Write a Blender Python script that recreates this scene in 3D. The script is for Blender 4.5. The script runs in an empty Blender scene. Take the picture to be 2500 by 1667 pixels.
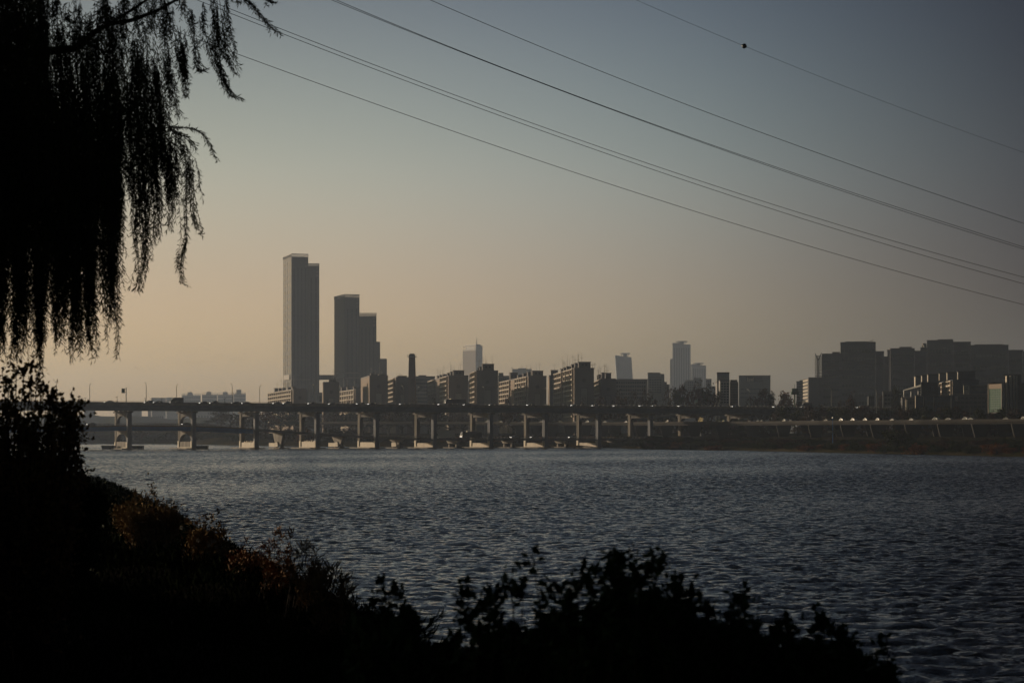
import bpy, math, random
import numpy as np
from math import sin, cos, radians, pi, atan2, sqrt
from mathutils import Vector
R = random.Random(7)
NR = np.random.default_rng(11)
SC = bpy.context.scene
COL = SC.collection

# ---------------------------------------------------------------- camera
FPX, YH, CX, EYE = 4900.0, 1061.0, 1250.0, 7.0     # focal length and horizon in photo pixels (2500 wide)
cam_d = bpy.data.cameras.new('camera')
cam = bpy.data.objects.new('camera', cam_d); COL.objects.link(cam)
cam.location = (0, 0, EYE); cam.rotation_euler = (pi/2, 0, 0)
cam_d.sensor_width = 36; cam_d.lens = 36*FPX/2500
cam_d.shift_y = (YH-833.5)/2500
cam_d.clip_start = 0.3; cam_d.clip_end = 30000
cam_d.dof.use_dof = True; cam_d.dof.focus_distance = 700; cam_d.dof.aperture_fstop = 4.8
SC.camera = cam

# ---------------------------------------------------------------- sun, sky, exposure
SUN_AZ, SUN_EL = -56.0, 7.5          # degrees: azimuth from the +Y view axis (negative = left), elevation
sx, sy, sz = sin(radians(SUN_AZ))*cos(radians(SUN_EL)), cos(radians(SUN_AZ))*cos(radians(SUN_EL)), sin(radians(SUN_EL))
sun_d = bpy.data.lights.new('sun', 'SUN'); sun = bpy.data.objects.new('sun', sun_d); COL.objects.link(sun)
sun_d.energy = 3.6; sun_d.angle = radians(0.5); sun_d.color = (1.0, 0.78, 0.56)
sun.rotation_euler = Vector((sx, sy, sz)).to_track_quat('Z', 'Y').to_euler()
W = bpy.data.worlds.new('World'); SC.world = W; W.use_nodes = True
nt = W.node_tree; nt.nodes.clear()
def N(t, **k):
    n = nt.nodes.new(t)
    for a, b in k.items(): setattr(n, a, b)
    return n
def L(a, b): nt.links.new(a, b)
sky = N('ShaderNodeTexSky', sky_type='NISHITA', sun_disc=False, sun_elevation=radians(SUN_EL), sun_rotation=radians(SUN_AZ), air_density=1.0, dust_density=2.0, ozone_density=1.0)
geo = N('ShaderNodeTexCoord'); sep = N('ShaderNodeSeparateXYZ'); L(geo.outputs['Generated'], sep.inputs[0])
elev = N('ShaderNodeMath', operation='ARCSINE'); L(sep.outputs[2], elev.inputs[0])
azim = N('ShaderNodeMath', operation='ARCTAN2'); L(sep.outputs[0], azim.inputs[0]); L(sep.outputs[1], azim.inputs[1])
def ramp(src, lo, hi, stops):
    m = N('ShaderNodeMapRange'); m.inputs[1].default_value = radians(lo); m.inputs[2].default_value = radians(hi)
    L(src, m.inputs[0])
    r = N('ShaderNodeValToRGB'); r.color_ramp.interpolation = 'CARDINAL'
    while len(r.color_ramp.elements) > 1: r.color_ramp.elements.remove(r.color_ramp.elements[-1])
    for i, (p, c) in enumerate(stops):
        e = r.color_ramp.elements[0] if i == 0 else r.color_ramp.elements.new((p-lo)/(hi-lo))
        e.position = (p-lo)/(hi-lo); e.color = (*c, 1)
    L(m.outputs[0], r.inputs[0]); return r.outputs[0]
# the glow of the dusty evening air: by height above the horizon and by bearing from the sun (world directions)
SKY_E = [(-2, (.80, .80, .94)), (1, (.80, .80, .94)), (4, (.775, .675, .75)), (8, (.652, .635, .64)), (13, (.329, .341, .379)), (25.0, (.235, .243, .262)), (60, (.212, .216, .232))]
SKY_A = [(-180, (0.153, 0.179, 0.142)), (-110, (0.284, 0.335, 0.266)), (-56, (0.396, 0.465, 0.368)), (-16, (0.451, 0.466, 0.451)), (-3, (0.577, 0.567, 0.592)), (6, (0.406, 0.415, 0.469)), (15, (0.096, 0.098, 0.139)), (40, (0.042, 0.043, 0.067)), (180, (0.04, 0.041, 0.064))]
re_ = ramp(elev.outputs[0], -2, 60, SKY_E); ra_ = ramp(azim.outputs[0], -180, 180, SKY_A)
m1 = N('ShaderNodeMix', data_type='RGBA', blend_type='MULTIPLY'); m1.inputs[0].default_value = 1
m2 = N('ShaderNodeMix', data_type='RGBA', blend_type='MULTIPLY'); m2.inputs[0].default_value = 1
L(sky.outputs[0], m1.inputs[6]); L(re_, m1.inputs[7]); L(m1.outputs[2], m2.inputs[6]); L(ra_, m2.inputs[7])
bg = N('ShaderNodeBackground'); bg.inputs[1].default_value = 0.14
m3 = N('ShaderNodeVectorMath', operation='SCALE'); m3.inputs[3].default_value = 2.0; L(m2.outputs[2], m3.inputs[0]); L(m3.outputs[0], bg.inputs[0]); L(bg.outputs[0], N('ShaderNodeOutputWorld').inputs[0])
SC.view_settings.view_transform = 'Standard'; SC.view_settings.look = 'None'
SC.view_settings.exposure = 0.0; SC.view_settings.gamma = 1.0
SC.cycles.use_denoising = True
SC.cycles.max_bounces = 6; SC.cycles.diffuse_bounces = 2; SC.cycles.volume_bounces = 0; SC.cycles.transparent_max_bounces = 6
HAZE_D, HAZE_C, HAZE_G = 9.2e-5, (.6, .74, 1.0), 0.4

# ---------------------------------------------------------------- helpers
def at(px, py, Y):
    """world point that the photograph shows at pixel (px, py) when it stands Y metres away"""
    return Vector(((px-CX)/FPX*Y, Y, EYE+(YH-py)/FPX*Y))
def zat(py, Y): return EYE+(YH-py)/FPX*Y
def pxof(p): return CX+FPX*p[0]/p[1]
def pick(seq): return seq[R.randrange(len(seq))]
U = R.uniform

def material(name, color, rough=.8, var=.15, scale=1.0, metal=0., bump=0., spec=.12, emit=None, tint=None, stretch=None):
    m = bpy.data.materials.new(name); m.use_nodes = True; t = m.node_tree; b = t.nodes['Principled BSDF']
    b.inputs['Roughness'].default_value = rough; b.inputs['Metallic'].default_value = metal; b.inputs['Specular IOR Level'].default_value = spec
    tc = t.nodes.new('ShaderNodeTexCoord'); nz = t.nodes.new('ShaderNodeTexNoise'); nz.inputs['Scale'].default_value = scale; nz.inputs['Detail'].default_value = 5
    mp = t.nodes.new('ShaderNodeMapping'); t.links.new(tc.outputs['Object'], mp.inputs[0]); t.links.new(mp.outputs[0], nz.inputs['Vector'])
    if stretch: mp.inputs['Scale'].default_value = stretch
    rp = t.nodes.new('ShaderNodeValToRGB'); rp.color_ramp.elements[0].position = .3; rp.color_ramp.elements[1].position = .7
    c2 = tint or color
    rp.color_ramp.elements[0].color = (*[max(0, c*(1-var)) for c in color], 1); rp.color_ramp.elements[1].color = (*[min(1, c*(1+var)) for c in c2], 1)
    t.links.new(nz.outputs[0], rp.inputs[0]); t.links.new(rp.outputs[0], b.inputs['Base Color'])
    if bump:
        bn = t.nodes.new('ShaderNodeBump'); bn.inputs['Strength'].default_value = bump; t.links.new(nz.outputs[0], bn.inputs['Height']); t.links.new(bn.outputs[0], b.inputs['Normal'])
    if emit:
        b.inputs['Emission Color'].default_value = (*emit[0], 1); b.inputs['Emission Strength'].default_value = emit[1]
    return m
M = {}
M['concrete'] = material('weathered_concrete', (.2, .185, .165), .85, .3, .35, bump=.1, stretch=(1, 1, .25))
M['concrete_dark'] = material('stained_concrete', (.12, .115, .11), .9, .25, .3, stretch=(1, 1, .25))
M['pale_concrete'] = material('pale_concrete', (.55, .5, .43), .85, .15, .4)
M['girder'] = material('grey_girder_paint', (.15, .155, .17), .6, .18, .25, stretch=(1, 1, 4))
M['column_paint'] = material('blue_grey_column', (.14, .155, .185), .7, .12, .3)
M['blue_steel'] = material('blue_girder_paint', (.05, .17, .42), .55, .15, .3)
M['dark_barrier'] = material('shade_toned_barrier_concrete', (.036, .034, .032), .9, .3, .12, stretch=(1, 1, .3))  # near-black colour stands in for shade on the expressway parapet, deck and piers
M['asphalt'] = material('asphalt', (.05, .05, .05), .9, .2, .8)
M['rail'] = material('grey_rail_metal', (.3, .3, .29), .5, .1, 1, metal=.3)
M['lamp_metal'] = material('galvanised_pole', (.28, .28, .27), .5, .1, 2, metal=.4)
M['sign_green'] = material('green_pole_paint', (.02, .07, .05), .5, .15, 2)
M['sign_face'] = material('pale_sign_face', (.33, .42, .38), .5, .1, 1)
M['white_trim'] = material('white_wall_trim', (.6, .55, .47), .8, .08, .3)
M['apt_wall'] = material('apartment_wall', (.22, .21, .215), .85, .1, .06, stretch=(1, 1, .3))
M['apt_side'] = material('apartment_side_wall', (.27, .22, .185), .85, .12, .08)
M['apt_trim'] = material('balcony_render', (.5, .45, .38), .85, .1, .3)
M['apt_panel'] = material('apartment_panel', (.3, .29, .29), .8, .08, .1)
M['roofbox'] = material('roof_room_wall', (.16, .15, .15), .85, .12, .1)
M['glass'] = material('dark_window_glass', (.05, .055, .06), .15, .3, .3, spec=.6)
M['brown_glass'] = material('brown_balcony_glass', (.13, .08, .055), .35, .45, .35, spec=.4)
M['glass_tower'] = material('tower_curtain_wall', (.08, .086, .085), .6, .06, .15, spec=.1, stretch=(1, 1, .2))
M['tower_trim'] = material('tower_fin_metal', (.15, .15, .145), .6, .1, .1, metal=.3)
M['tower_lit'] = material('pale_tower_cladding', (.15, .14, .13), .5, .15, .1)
M['tower_dark'] = material('dark_office_cladding', (.11, .11, .118), .6, .15, .04, spec=.15)
M['gold_glass'] = material('warm_reflecting_glass', (.14, .115, .09), .7, .05, .02)
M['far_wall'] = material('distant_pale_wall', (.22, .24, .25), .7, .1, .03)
M['brick'] = material('brown_brick_wall', (.14, .1, .08), .9, .2, .2)
M['black'] = material('black_cladding', (.02, .022, .026), .5, .2, .3)
M['navy'] = material('navy_cladding', (.04, .055, .08), .6, .2, .1)
M['green_glass'] = material('green_curtain_glass', (.035, .12, .08), .6, .5, .35, spec=.1)
M['digit'] = material('dim_blue_digits', (.06, .09, .15), .5, .1, 1)
M['red_paint'] = material('faded_red_paint', (.4, .12, .1), .6, .1, 1)
M['ink'] = material('sign_ink', (.08, .08, .09), .6, .1, 1)
M['bark'] = material('dark_bark', (.035, .028, .022), .95, .3, 4, bump=.3)
M['willow'] = material('willow_leaf', (.035, .042, .016), .7, .35, 3, tint=(.05, .05, .016), spec=.15)
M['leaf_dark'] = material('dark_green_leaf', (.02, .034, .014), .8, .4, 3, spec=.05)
M['leaf_mixed'] = material('turning_leaf', (.08, .075, .03), .7, .4, 1.6, tint=(.2, .11, .045), spec=.1)
M['leaf_brown'] = material('dry_brown_leaf', (.17, .105, .05), .85, .45, 2, tint=(.22, .16, .09), spec=0)
M['leaf_rust'] = material('rust_leaf', (.2, .1, .04), .8, .4, 2, spec=.1)
M['far_green'] = material('far_green_foliage', (.045, .05, .022), .9, .4, .3, spec=0)
M['far_brown'] = material('far_brown_foliage', (.075, .048, .03), .9, .4, .3, spec=0)
M['far_rust'] = material('far_rust_foliage', (.14, .06, .025), .9, .4, .3, spec=0)
M['weeds'] = material('shade_coloured_weeds', (.012, .017, .008), .95, .4, 3, spec=0)  # leaf colour darkened so the sunlit undergrowth looks shaded
M['corner_glass'] = material('clear_corner_glass', (.3, .3, .24), .3, .05, .1)
M['corner_glass'].node_tree.nodes['Principled BSDF'].inputs['Alpha'].default_value = .3
M['soil'] = material('dark_soil', (.03, .027, .02), .95, .4, .6, spec=0)
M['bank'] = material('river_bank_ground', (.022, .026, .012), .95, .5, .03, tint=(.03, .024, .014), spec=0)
M['tyre'] = material('tyre_rubber', (.02, .02, .02), .8, .1, 5)
M['car_white'] = material('white_car_paint', (.38, .38, .38), .25, .03, 1, spec=.6)
M['car_silver'] = material('silver_car_paint', (.2, .205, .21), .35, .03, 1, metal=.2, spec=.4)
M['car_dark'] = material('dark_car_paint', (.03, .03, .035), .25, .03, 1, spec=.6)
M['car_red'] = material('orange_cab_paint', (.35, .1, .03), .3, .03, 1, spec=.6)
M['car_glass'] = material('car_glass', (.02, .025, .03), .1, .03, 1, spec=.8)
M['headlight'] = material('headlight_glint', (.8, .8, .75), .3, 0, 1, emit=((1, .95, .85), 3))  # glow serves for lit headlamps and for sun glints on car fronts
M['nozzle_light'] = material('fountain_nozzle_metal', (.7, .7, .68), .3, 0, 1, metal=.2)
M['tail'] = material('red_tail_lamp', (.3, .02, .02), .3, 0, 1)
M['ball'] = material('dark_marker_ball', (.02, .024, .03), .45, .1, 3, spec=.5)
M['wire'] = material('dark_cable', (.02, .02, .02), .6, .05, 1)
M['bird'] = material('dark_feathers', (.05, .045, .04), .8, .1, 2)

ORG = {}
class MB:
    def __init__(s): s.v = []; s.f = []
    def add(s, vs, fs):
        o = len(s.v); s.v += [tuple(v) for v in vs]; s.f += [tuple(i+o for i in f) for f in fs]; return s
    def box(s, x0, y0, z0, x1, y1, z1):
        return s.obox((x0, y0), (1, 0), (0, 1), x1-x0, y1-y0, z0, z1)
    def obox(s, a, u, v, w, d, z0, z1, a2=None):
        p = [(a[0], a[1]), (a[0]+u[0]*w, a[1]+u[1]*w), (a[0]+u[0]*w+v[0]*d, a[1]+u[1]*w+v[1]*d), (a[0]+v[0]*d, a[1]+v[1]*d)]
        return s.prism(p, z0, z1)
    def prism(s, p, z0, z1, p2=None):
        n = len(p); p2 = p2 or p
        vs = [(q[0], q[1], z0) for q in p]+[(q[0], q[1], (z1 if not isinstance(z1, (list, tuple)) else z1[i])) for i, q in enumerate(p2)]
        fs = [tuple(reversed(range(n))), tuple(range(n, 2*n))]+[(i, (i+1) % n, n+(i+1) % n, n+i) for i in range(n)]
        return s.add(vs, fs)
    def poly(s, pts, off):
        """flat outline (3D points) given thickness by the vector off"""
        n = len(pts); vs = [tuple(p) for p in pts]+[(p[0]+off[0], p[1]+off[1], p[2]+off[2]) for p in pts]
        return s.add(vs, [tuple(range(n)), tuple(reversed(range(n, 2*n)))]+[(i, n+i, n+(i+1) % n, (i+1) % n) for i in range(n)])
    def tube(s, pts, r, n=6, r2=None):
        pts = [Vector(p) for p in pts]; k = len(pts); vs = []; fs = []
        for i, p in enumerate(pts):
            d = (pts[min(i+1, k-1)]-pts[max(i-1, 0)]).normalized()
            a = d.cross(Vector((0, 0, 1)));
            if a.length < .05: a = d.cross(Vector((1, 0, 0)))
            a.normalize(); b = d.cross(a)
            rr = r if r2 is None else r+(r2-r)*i/(k-1)
            for j in range(n):
                t = 2*pi*j/n; q = p+a*cos(t)*rr+b*sin(t)*rr; vs.append(tuple(q))
        for i in range(k-1):
            for j in range(n): fs.append((i*n+j, i*n+(j+1) % n, (i+1)*n+(j+1) % n, (i+1)*n+j))
        fs += [tuple(reversed(range(n))), tuple(range((k-1)*n, k*n))]
        return s.add(vs, fs)
    def build(s, name, mat, parent=None, smooth=False):
        me = bpy.data.meshes.new(name); o0 = ORG.get(parent.name, (0, 0, 0)) if parent else (0, 0, 0)
        me.from_pydata([(v[0]-o0[0], v[1]-o0[1], v[2]-o0[2]) for v in s.v], [], s.f); me.update()
        if smooth: me.polygons.foreach_set('use_smooth', [True]*len(me.polygons))
        me.materials.append(M[mat] if isinstance(mat, str) else mat)
        o = bpy.data.objects.new(name, me); COL.objects.link(o)
        if parent: o.parent = parent; ORG[o.name] = o0
        return o
def np_mesh(name, V, F, mat, parent=None):
    """V (n,3) float, F (m,k) int faces"""
    o0 = ORG.get(parent.name, (0, 0, 0)) if parent else (0, 0, 0)
    V = np.asarray(V, dtype=np.float64)-np.array(o0); F = np.asarray(F, dtype=np.int32)
    me = bpy.data.meshes.new(name); m, k = F.shape
    me.vertices.add(len(V)); me.vertices.foreach_set('co', V.astype(np.float32).ravel())
    me.loops.add(m*k); me.loops.foreach_set('vertex_index', F.ravel())
    me.polygons.add(m); me.polygons.foreach_set('loop_start', np.arange(0, m*k, k, dtype=np.int32)); me.polygons.foreach_set('loop_total', np.full(m, k, dtype=np.int32))
    me.update(calc_edges=True); me.materials.append(M[mat] if isinstance(mat, str) else mat)
    o = bpy.data.objects.new(name, me); COL.objects.link(o)
    if parent: o.parent = parent; ORG[o.name] = o0
    return o
def thing(name, loc, label, cat, group=None):
    o = bpy.data.objects.new(name, None); COL.objects.link(o); o.location = loc; ORG[o.name] = tuple(loc); o.empty_display_size = .5
    o['label'] = label; o['category'] = cat
    if group: o['group'] = group
    return o
def tag(o, label, cat, group=None):
    o['label'] = label; o['category'] = cat
    if group: o['group'] = group
    return o
def kind(o, k): o['kind'] = k; return o
def copy_tree(o, parent=None):
    c = o.copy(); COL.objects.link(c); c.parent = parent
    for ch in o.children: copy_tree(ch, c)
    return c
def link_copy(me_obj, name, loc, parent, rot=None):
    """another object sharing a mesh, at a world place under parent"""
    o0 = ORG.get(parent.name, (0, 0, 0)); c = me_obj.copy(); c.name = name; COL.objects.link(c); c.parent = parent
    c.location = (loc[0]-o0[0], loc[1]-o0[1], loc[2]-o0[2])
    if rot is not None: c.rotation_euler = rot
    return c
def interp(x, xs, ys): return float(np.interp(x, xs, ys))
exec_order = []

# ================================================================ SETTING
# ---- water
def water_material():
    """wind-chopped river: the slope of the surface comes straight from layered noise, so distant chop stays rough"""
    m = bpy.data.materials.new('river_water'); m.use_nodes = True; t = m.node_tree; b = t.nodes['Principled BSDF']
    b.inputs['Base Color'].default_value = (.014, .016, .016, 1); b.inputs['Roughness'].default_value = .1; b.inputs['IOR'].default_value = 1.33
    tc = t.nodes.new('ShaderNodeTexCoord')
    def mth(op, x, y=None, z=None):
        n = t.nodes.new('ShaderNodeMath'); n.operation = op
        for i, v in enumerate((x, y, z)):
            if v is None: continue
            if isinstance(v, (int, float)): n.inputs[i].default_value = v
            else: t.links.new(v, n.inputs[i])
        return n.outputs[0]
    SX = SY = None
    for sc_, st, amp, det, rot in WAVES:
        mp = t.nodes.new('ShaderNodeMapping'); mp.inputs['Scale'].default_value = st; mp.inputs['Rotation'].default_value = (0, 0, radians(rot)); t.links.new(tc.outputs['Object'], mp.inputs[0])
        nz = t.nodes.new('ShaderNodeTexNoise'); nz.inputs['Scale'].default_value = sc_; nz.inputs['Detail'].default_value = det; nz.inputs['Roughness'].default_value = .6; nz.inputs['Distortion'].default_value = .4
        t.links.new(mp.outputs[0], nz.inputs['Vector'])
        sp = t.nodes.new('ShaderNodeSeparateColor'); t.links.new(nz.outputs['Color'], sp.inputs[0])
        x = mth('MULTIPLY', mth('SUBTRACT', sp.outputs[0], .5), amp*.8); y = mth('MULTIPLY', mth('SUBTRACT', sp.outputs[1], .5), amp)
        SX = x if SX is None else mth('ADD', SX, x); SY = y if SY is None else mth('ADD', SY, y)
    # gusts: calmer and rougher patches
    gz = t.nodes.new('ShaderNodeTexNoise'); gz.inputs['Scale'].default_value = .02; gz.inputs['Detail'].default_value = 3; mp = t.nodes.new('ShaderNodeMapping'); mp.inputs['Scale'].default_value = (.6, .35, 1)
    t.links.new(tc.outputs['Object'], mp.inputs[0]); t.links.new(mp.outputs[0], gz.inputs['Vector'])
    g = mth('MULTIPLY_ADD', gz.outputs[0], 1.3, .35)
    cb = t.nodes.new('ShaderNodeCombineXYZ'); t.links.new(mth('MULTIPLY', SX, g), cb.inputs[0]); t.links.new(mth('MULTIPLY', SY, g), cb.inputs[1]); cb.inputs[2].default_value = 1
    vn = t.nodes.new('ShaderNodeVectorMath'); vn.operation = 'NORMALIZE'; t.links.new(cb.outputs[0], vn.inputs[0]); t.links.new(vn.outputs[0], b.inputs['Normal'])
    return m
WAVES = ((2.2, (.6, 1.0, 1), 1.3, 3, -6), (7, (.7, 1.0, 1), 1.4, 2, 8))
M['water'] = water_material()
def wave_sheet():
    ys = [40.0]
    while ys[-1] < 1750:
        y = ys[-1]; ys.append(y+(.15 if y < 130 else (.15+(y-130)/1000*.45 if y < 1150 else 1.3)))
    Y = np.array(ys); nc = 760; u = np.linspace(-.3, .3, nc)
    YY, UU = np.meshgrid(Y, u, indexing='ij'); XX = UU*YY; dx = .6/nc*YY; Z = np.zeros_like(XX); rg = np.random.default_rng(5)
    wind = radians(62)                     # waves run obliquely towards the camera
    DX = np.zeros_like(XX); DY = np.zeros_like(XX)
    gust = 1+.3*np.sin(XX*.021+YY*.013)*np.sin(YY*.019-1)+.22*np.sin(XX*.055-YY*.03+2)
    for i in range(54):
        lam = .3*(3.0/.3)**((i+.5)/54); k = 2*pi/lam; th = -wind-radians(30)+rg.normal()*radians(30 if lam < 4 else 18); cx, cy = cos(th), sin(th)
        slope = .045*(1.15 if .6 < lam < 1.7 else .85); a = slope/k
        att = np.clip((lam/np.maximum(np.abs(cx)*dx, 1e-6)-2.2)/2.5, 0, 1)
        ph = k*(cx*XX+cy*YY)+rg.random()*6.283+.9*np.sin(.13*XX+.31*i)+.7*np.sin(.11*YY-.17*i)
        Z += a*att*np.sin(ph)*gust; DX -= .75*a*att*cx*np.cos(ph)*gust; DY -= .75*a*att*cy*np.cos(ph)*gust
    V = np.stack([XX+DX, YY+DY, Z], -1).reshape(-1, 3); nr = len(Y)
    idx = np.arange(nr*nc).reshape(nr, nc)
    F = np.stack([idx[:-1, :-1], idx[:-1, 1:], idx[1:, 1:], idx[1:, :-1]], -1).reshape(-1, 4)
    n0 = len(V); q = .3
    V = np.vstack([V, [(-4400, -150, -q), (4400, -150, -q), (4400, 8800, -q), (-4400, 8800, -q)]]); F = np.vstack([F, [[n0, n0+1, n0+2, n0+3]]])
    o = np_mesh('river_water', V, F, 'water'); o.data.polygons.foreach_set('use_smooth', [True]*len(F)); return o
kind(wave_sheet(), 'structure')

# ---- far land: one sheet from the far waterline to the horizon
SHX = [-2000, -600, 0, 420, 600, 800, 950, 1100, 1300, 1500, 1590, 1800, 2050, 2260, 2500, 2900, 3600]
SHD = [1900, 1700, 1560, 1500, 1300, 1190, 1120, 1110, 1100, 1060, 965, 885, 775, 700, 635, 520, 400]
def shore(px): return interp(px, SHX, SHD)
def land_z(px, off):
    z = interp(off, [-30, 0, 3, 15, 40, 80, 150, 300, 9000], [-3, -.3, 1.0, 1.8, 3.4, 4.6, 6, 8, 9])
    if px < 650 and off > 0: z += interp(off, [0, 30, 90, 140, 600], [0, 1, 8, 10, 6])*interp(px, [500, 650], [1, 0])
    return z
offs = [-30, 0, 1.5, 3, 8, 15, 25, 40, 60, 80, 110, 150, 220, 300, 500, 900, 1800, 3500, 7000]
pxs = [x for x in range(-3200, 4401, 50)]
V = []; F = []
for i, px in enumerate(pxs):
    for j, o in enumerate(offs):
        D = min(shore(px)+o, 8700); jit = NR.normal()*.25 if 2 < o < 400 else 0
        p = at(px, YH, D); V.append((p.x, p.y, land_z(px, o)+jit))
n = len(offs)
F = [(i*n+j, (i+1)*n+j, (i+1)*n+j+1, i*n+j+1) for i in range(len(pxs)-1) for j in range(n-1)]
kind(np_mesh('ground', V, F, 'bank'), 'structure')
# far ridge behind the left bank
hv = []; hf = []
for i in range(0, 61):
    px = -900+i*28; D = 2700+(i % 7)*12
    zt = 31+2*sin(i*.35)+1.6*sin(i*1.3)-interp(px, [500, 780], [0, 12])
    for (dd, f) in ((-160, 0), (-90, .55), (0, 1), (160, .8), (420, 0)):
        p = at(px, YH, D+dd); hv.append((p.x, p.y, 6+(zt-6)*f+NR.normal()*.3))
hf = [(i*5+j, (i+1)*5+j, (i+1)*5+j+1, i*5+j+1) for i in range(60) for j in range(4)]
kind(np_mesh('hills', hv, hf, 'far_green'), 'structure')

# ---- near bank: a levee top whose edge runs away to the left, falling steeply to the water
EDGE = [(14, -40), (10, -6), (8.5, 6), (6.0, 11), (2.2, 15), (-.6, 19), (-2.4, 26), (-4.8, 36), (-9.0, 53), (-20, 97), (-40, 140), (-90, 210), (-200, 330)]
def edge_x(y):
    ys = [p[1] for p in EDGE]; xs = [p[0] for p in EDGE]; return interp(y, ys, xs)
def bank_z(x, y):
    d = (x-edge_x(y))*interp(y, [0, 20, 50, 100, 300], [.85, .7, .85, .8, .7])
    z = 4.55 if d <= 0 else 4.55-.62*d
    return max(z, -1.2)+.12*sin(x*1.7+y*.9)+.1*sin(x*.6-y*1.3)
V = []; ys = [-30, -20, -12, -6]+[-2+i*1.2 for i in range(60)]+[72+i*5 for i in range(54)]
rel = [-900, -400, -150, -60, -30, -18, -12, -8, -5, -3, -2, -1, -.4, 0, .5, 1, 1.7, 2.5, 3.5, 5, 7, 9, 11, 14]
for y in ys:
    for r in rel: x = edge_x(y)+r; V.append((x, y, bank_z(x, y)))
n = len(rel); F = [(i*n+j, i*n+j+1, (i+1)*n+j+1, (i+1)*n+j) for i in range(len(ys)-1) for j in range(n-1)]
kind(np_mesh('river_bank', V, F, 'soil'), 'structure')

# ================================================================ UPPER BRIDGE
BD, BN = Vector((.9037, .4282, 0)), Vector((-.4282, .9037, 0))
def bp(k, n=0., z=0.):
    """point of the bridge frame: k spans along, n metres across (away), z up"""
    return Vector((-183.8+28.7*k-.4282*n, 960+13.6*k+.9037*n, z))
SPAN = 31.76
def bbox(mb, k, s0, s1, n0, n1, z0, z1):
    a = bp(k)+BD*s0+BN*n0; return mb.obox(a, BD, BN, s1-s0, n1-n0, z0, z1)
DZ = 22.0
br = thing('river_bridge', bp(0, 12, 0), 'long grey road bridge crossing the river on paired concrete piers, cars on top', 'bridge')
K0, K1 = -3.2, 17.0
LEN = (K1-K0)*SPAN
def run(mb, n0, n1, z0, z1): return bbox(mb, K0, 0, LEN, n0, n1, z0, z1)
mb = MB(); run(mb, -2, 27, DZ-.9, DZ-.25); mb.build('deck', 'concrete_dark', br)
mb = MB(); run(mb, -1.6, 26.6, DZ-.248, DZ-.12); mb.build('road_surface', 'asphalt', br)
for nn, nm in ((-1.7, 'girder'), (25.0, 'girder'), (8, 'girder'), (16, 'girder')):
    mb = MB(); run(mb, nn, nn+1.6, 18.9, DZ-.902); run(mb, nn-.25, nn+1.85, 18.7, 18.898)
    if nn < 0:
        for i in range(int(LEN/5.3)): bbox(mb, K0, i*5.3, i*5.3+.18, nn-.22, nn-.002, 18.9, DZ-.91)
    mb.build(nm, 'girder', br)
for nn in (-2.05, 26.75):
    mb = MB(); run(mb, nn, nn+.3, DZ-.9, DZ+.35); pa = mb.build('parapet', 'concrete', br)
    mb = MB(); run(mb, nn+.06, nn+.18, DZ+.95, DZ+1.05); run(mb, nn+.08, nn+.16, DZ+.62, DZ+.7)
    for i in range(int(LEN/2.65)): bbox(mb, K0, i*2.65, i*2.65+.14, nn+.05, nn+.19, DZ+.352, DZ+.949)
    mb.build('railing', 'rail', pa)
mb = MB(); run(mb, 12.3, 12.7, DZ-.118, DZ+.7); mb.build('median_barrier', 'concrete', br)
nozz = MB().tube([(0, -.6, 0), (0, 0, .1)], .16, 6).build('nozzle', 'nozzle_light', br); nozz.location = tuple(bp(1.2, -1.9, 18.55)-Vector(ORG[br.name]))
for i in range(46):
    link_copy(nozz, 'nozzle', bp(.1+i*.19+U(-.06, .06), -1.9, 18.5+U(-.05, .1)), br)

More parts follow.
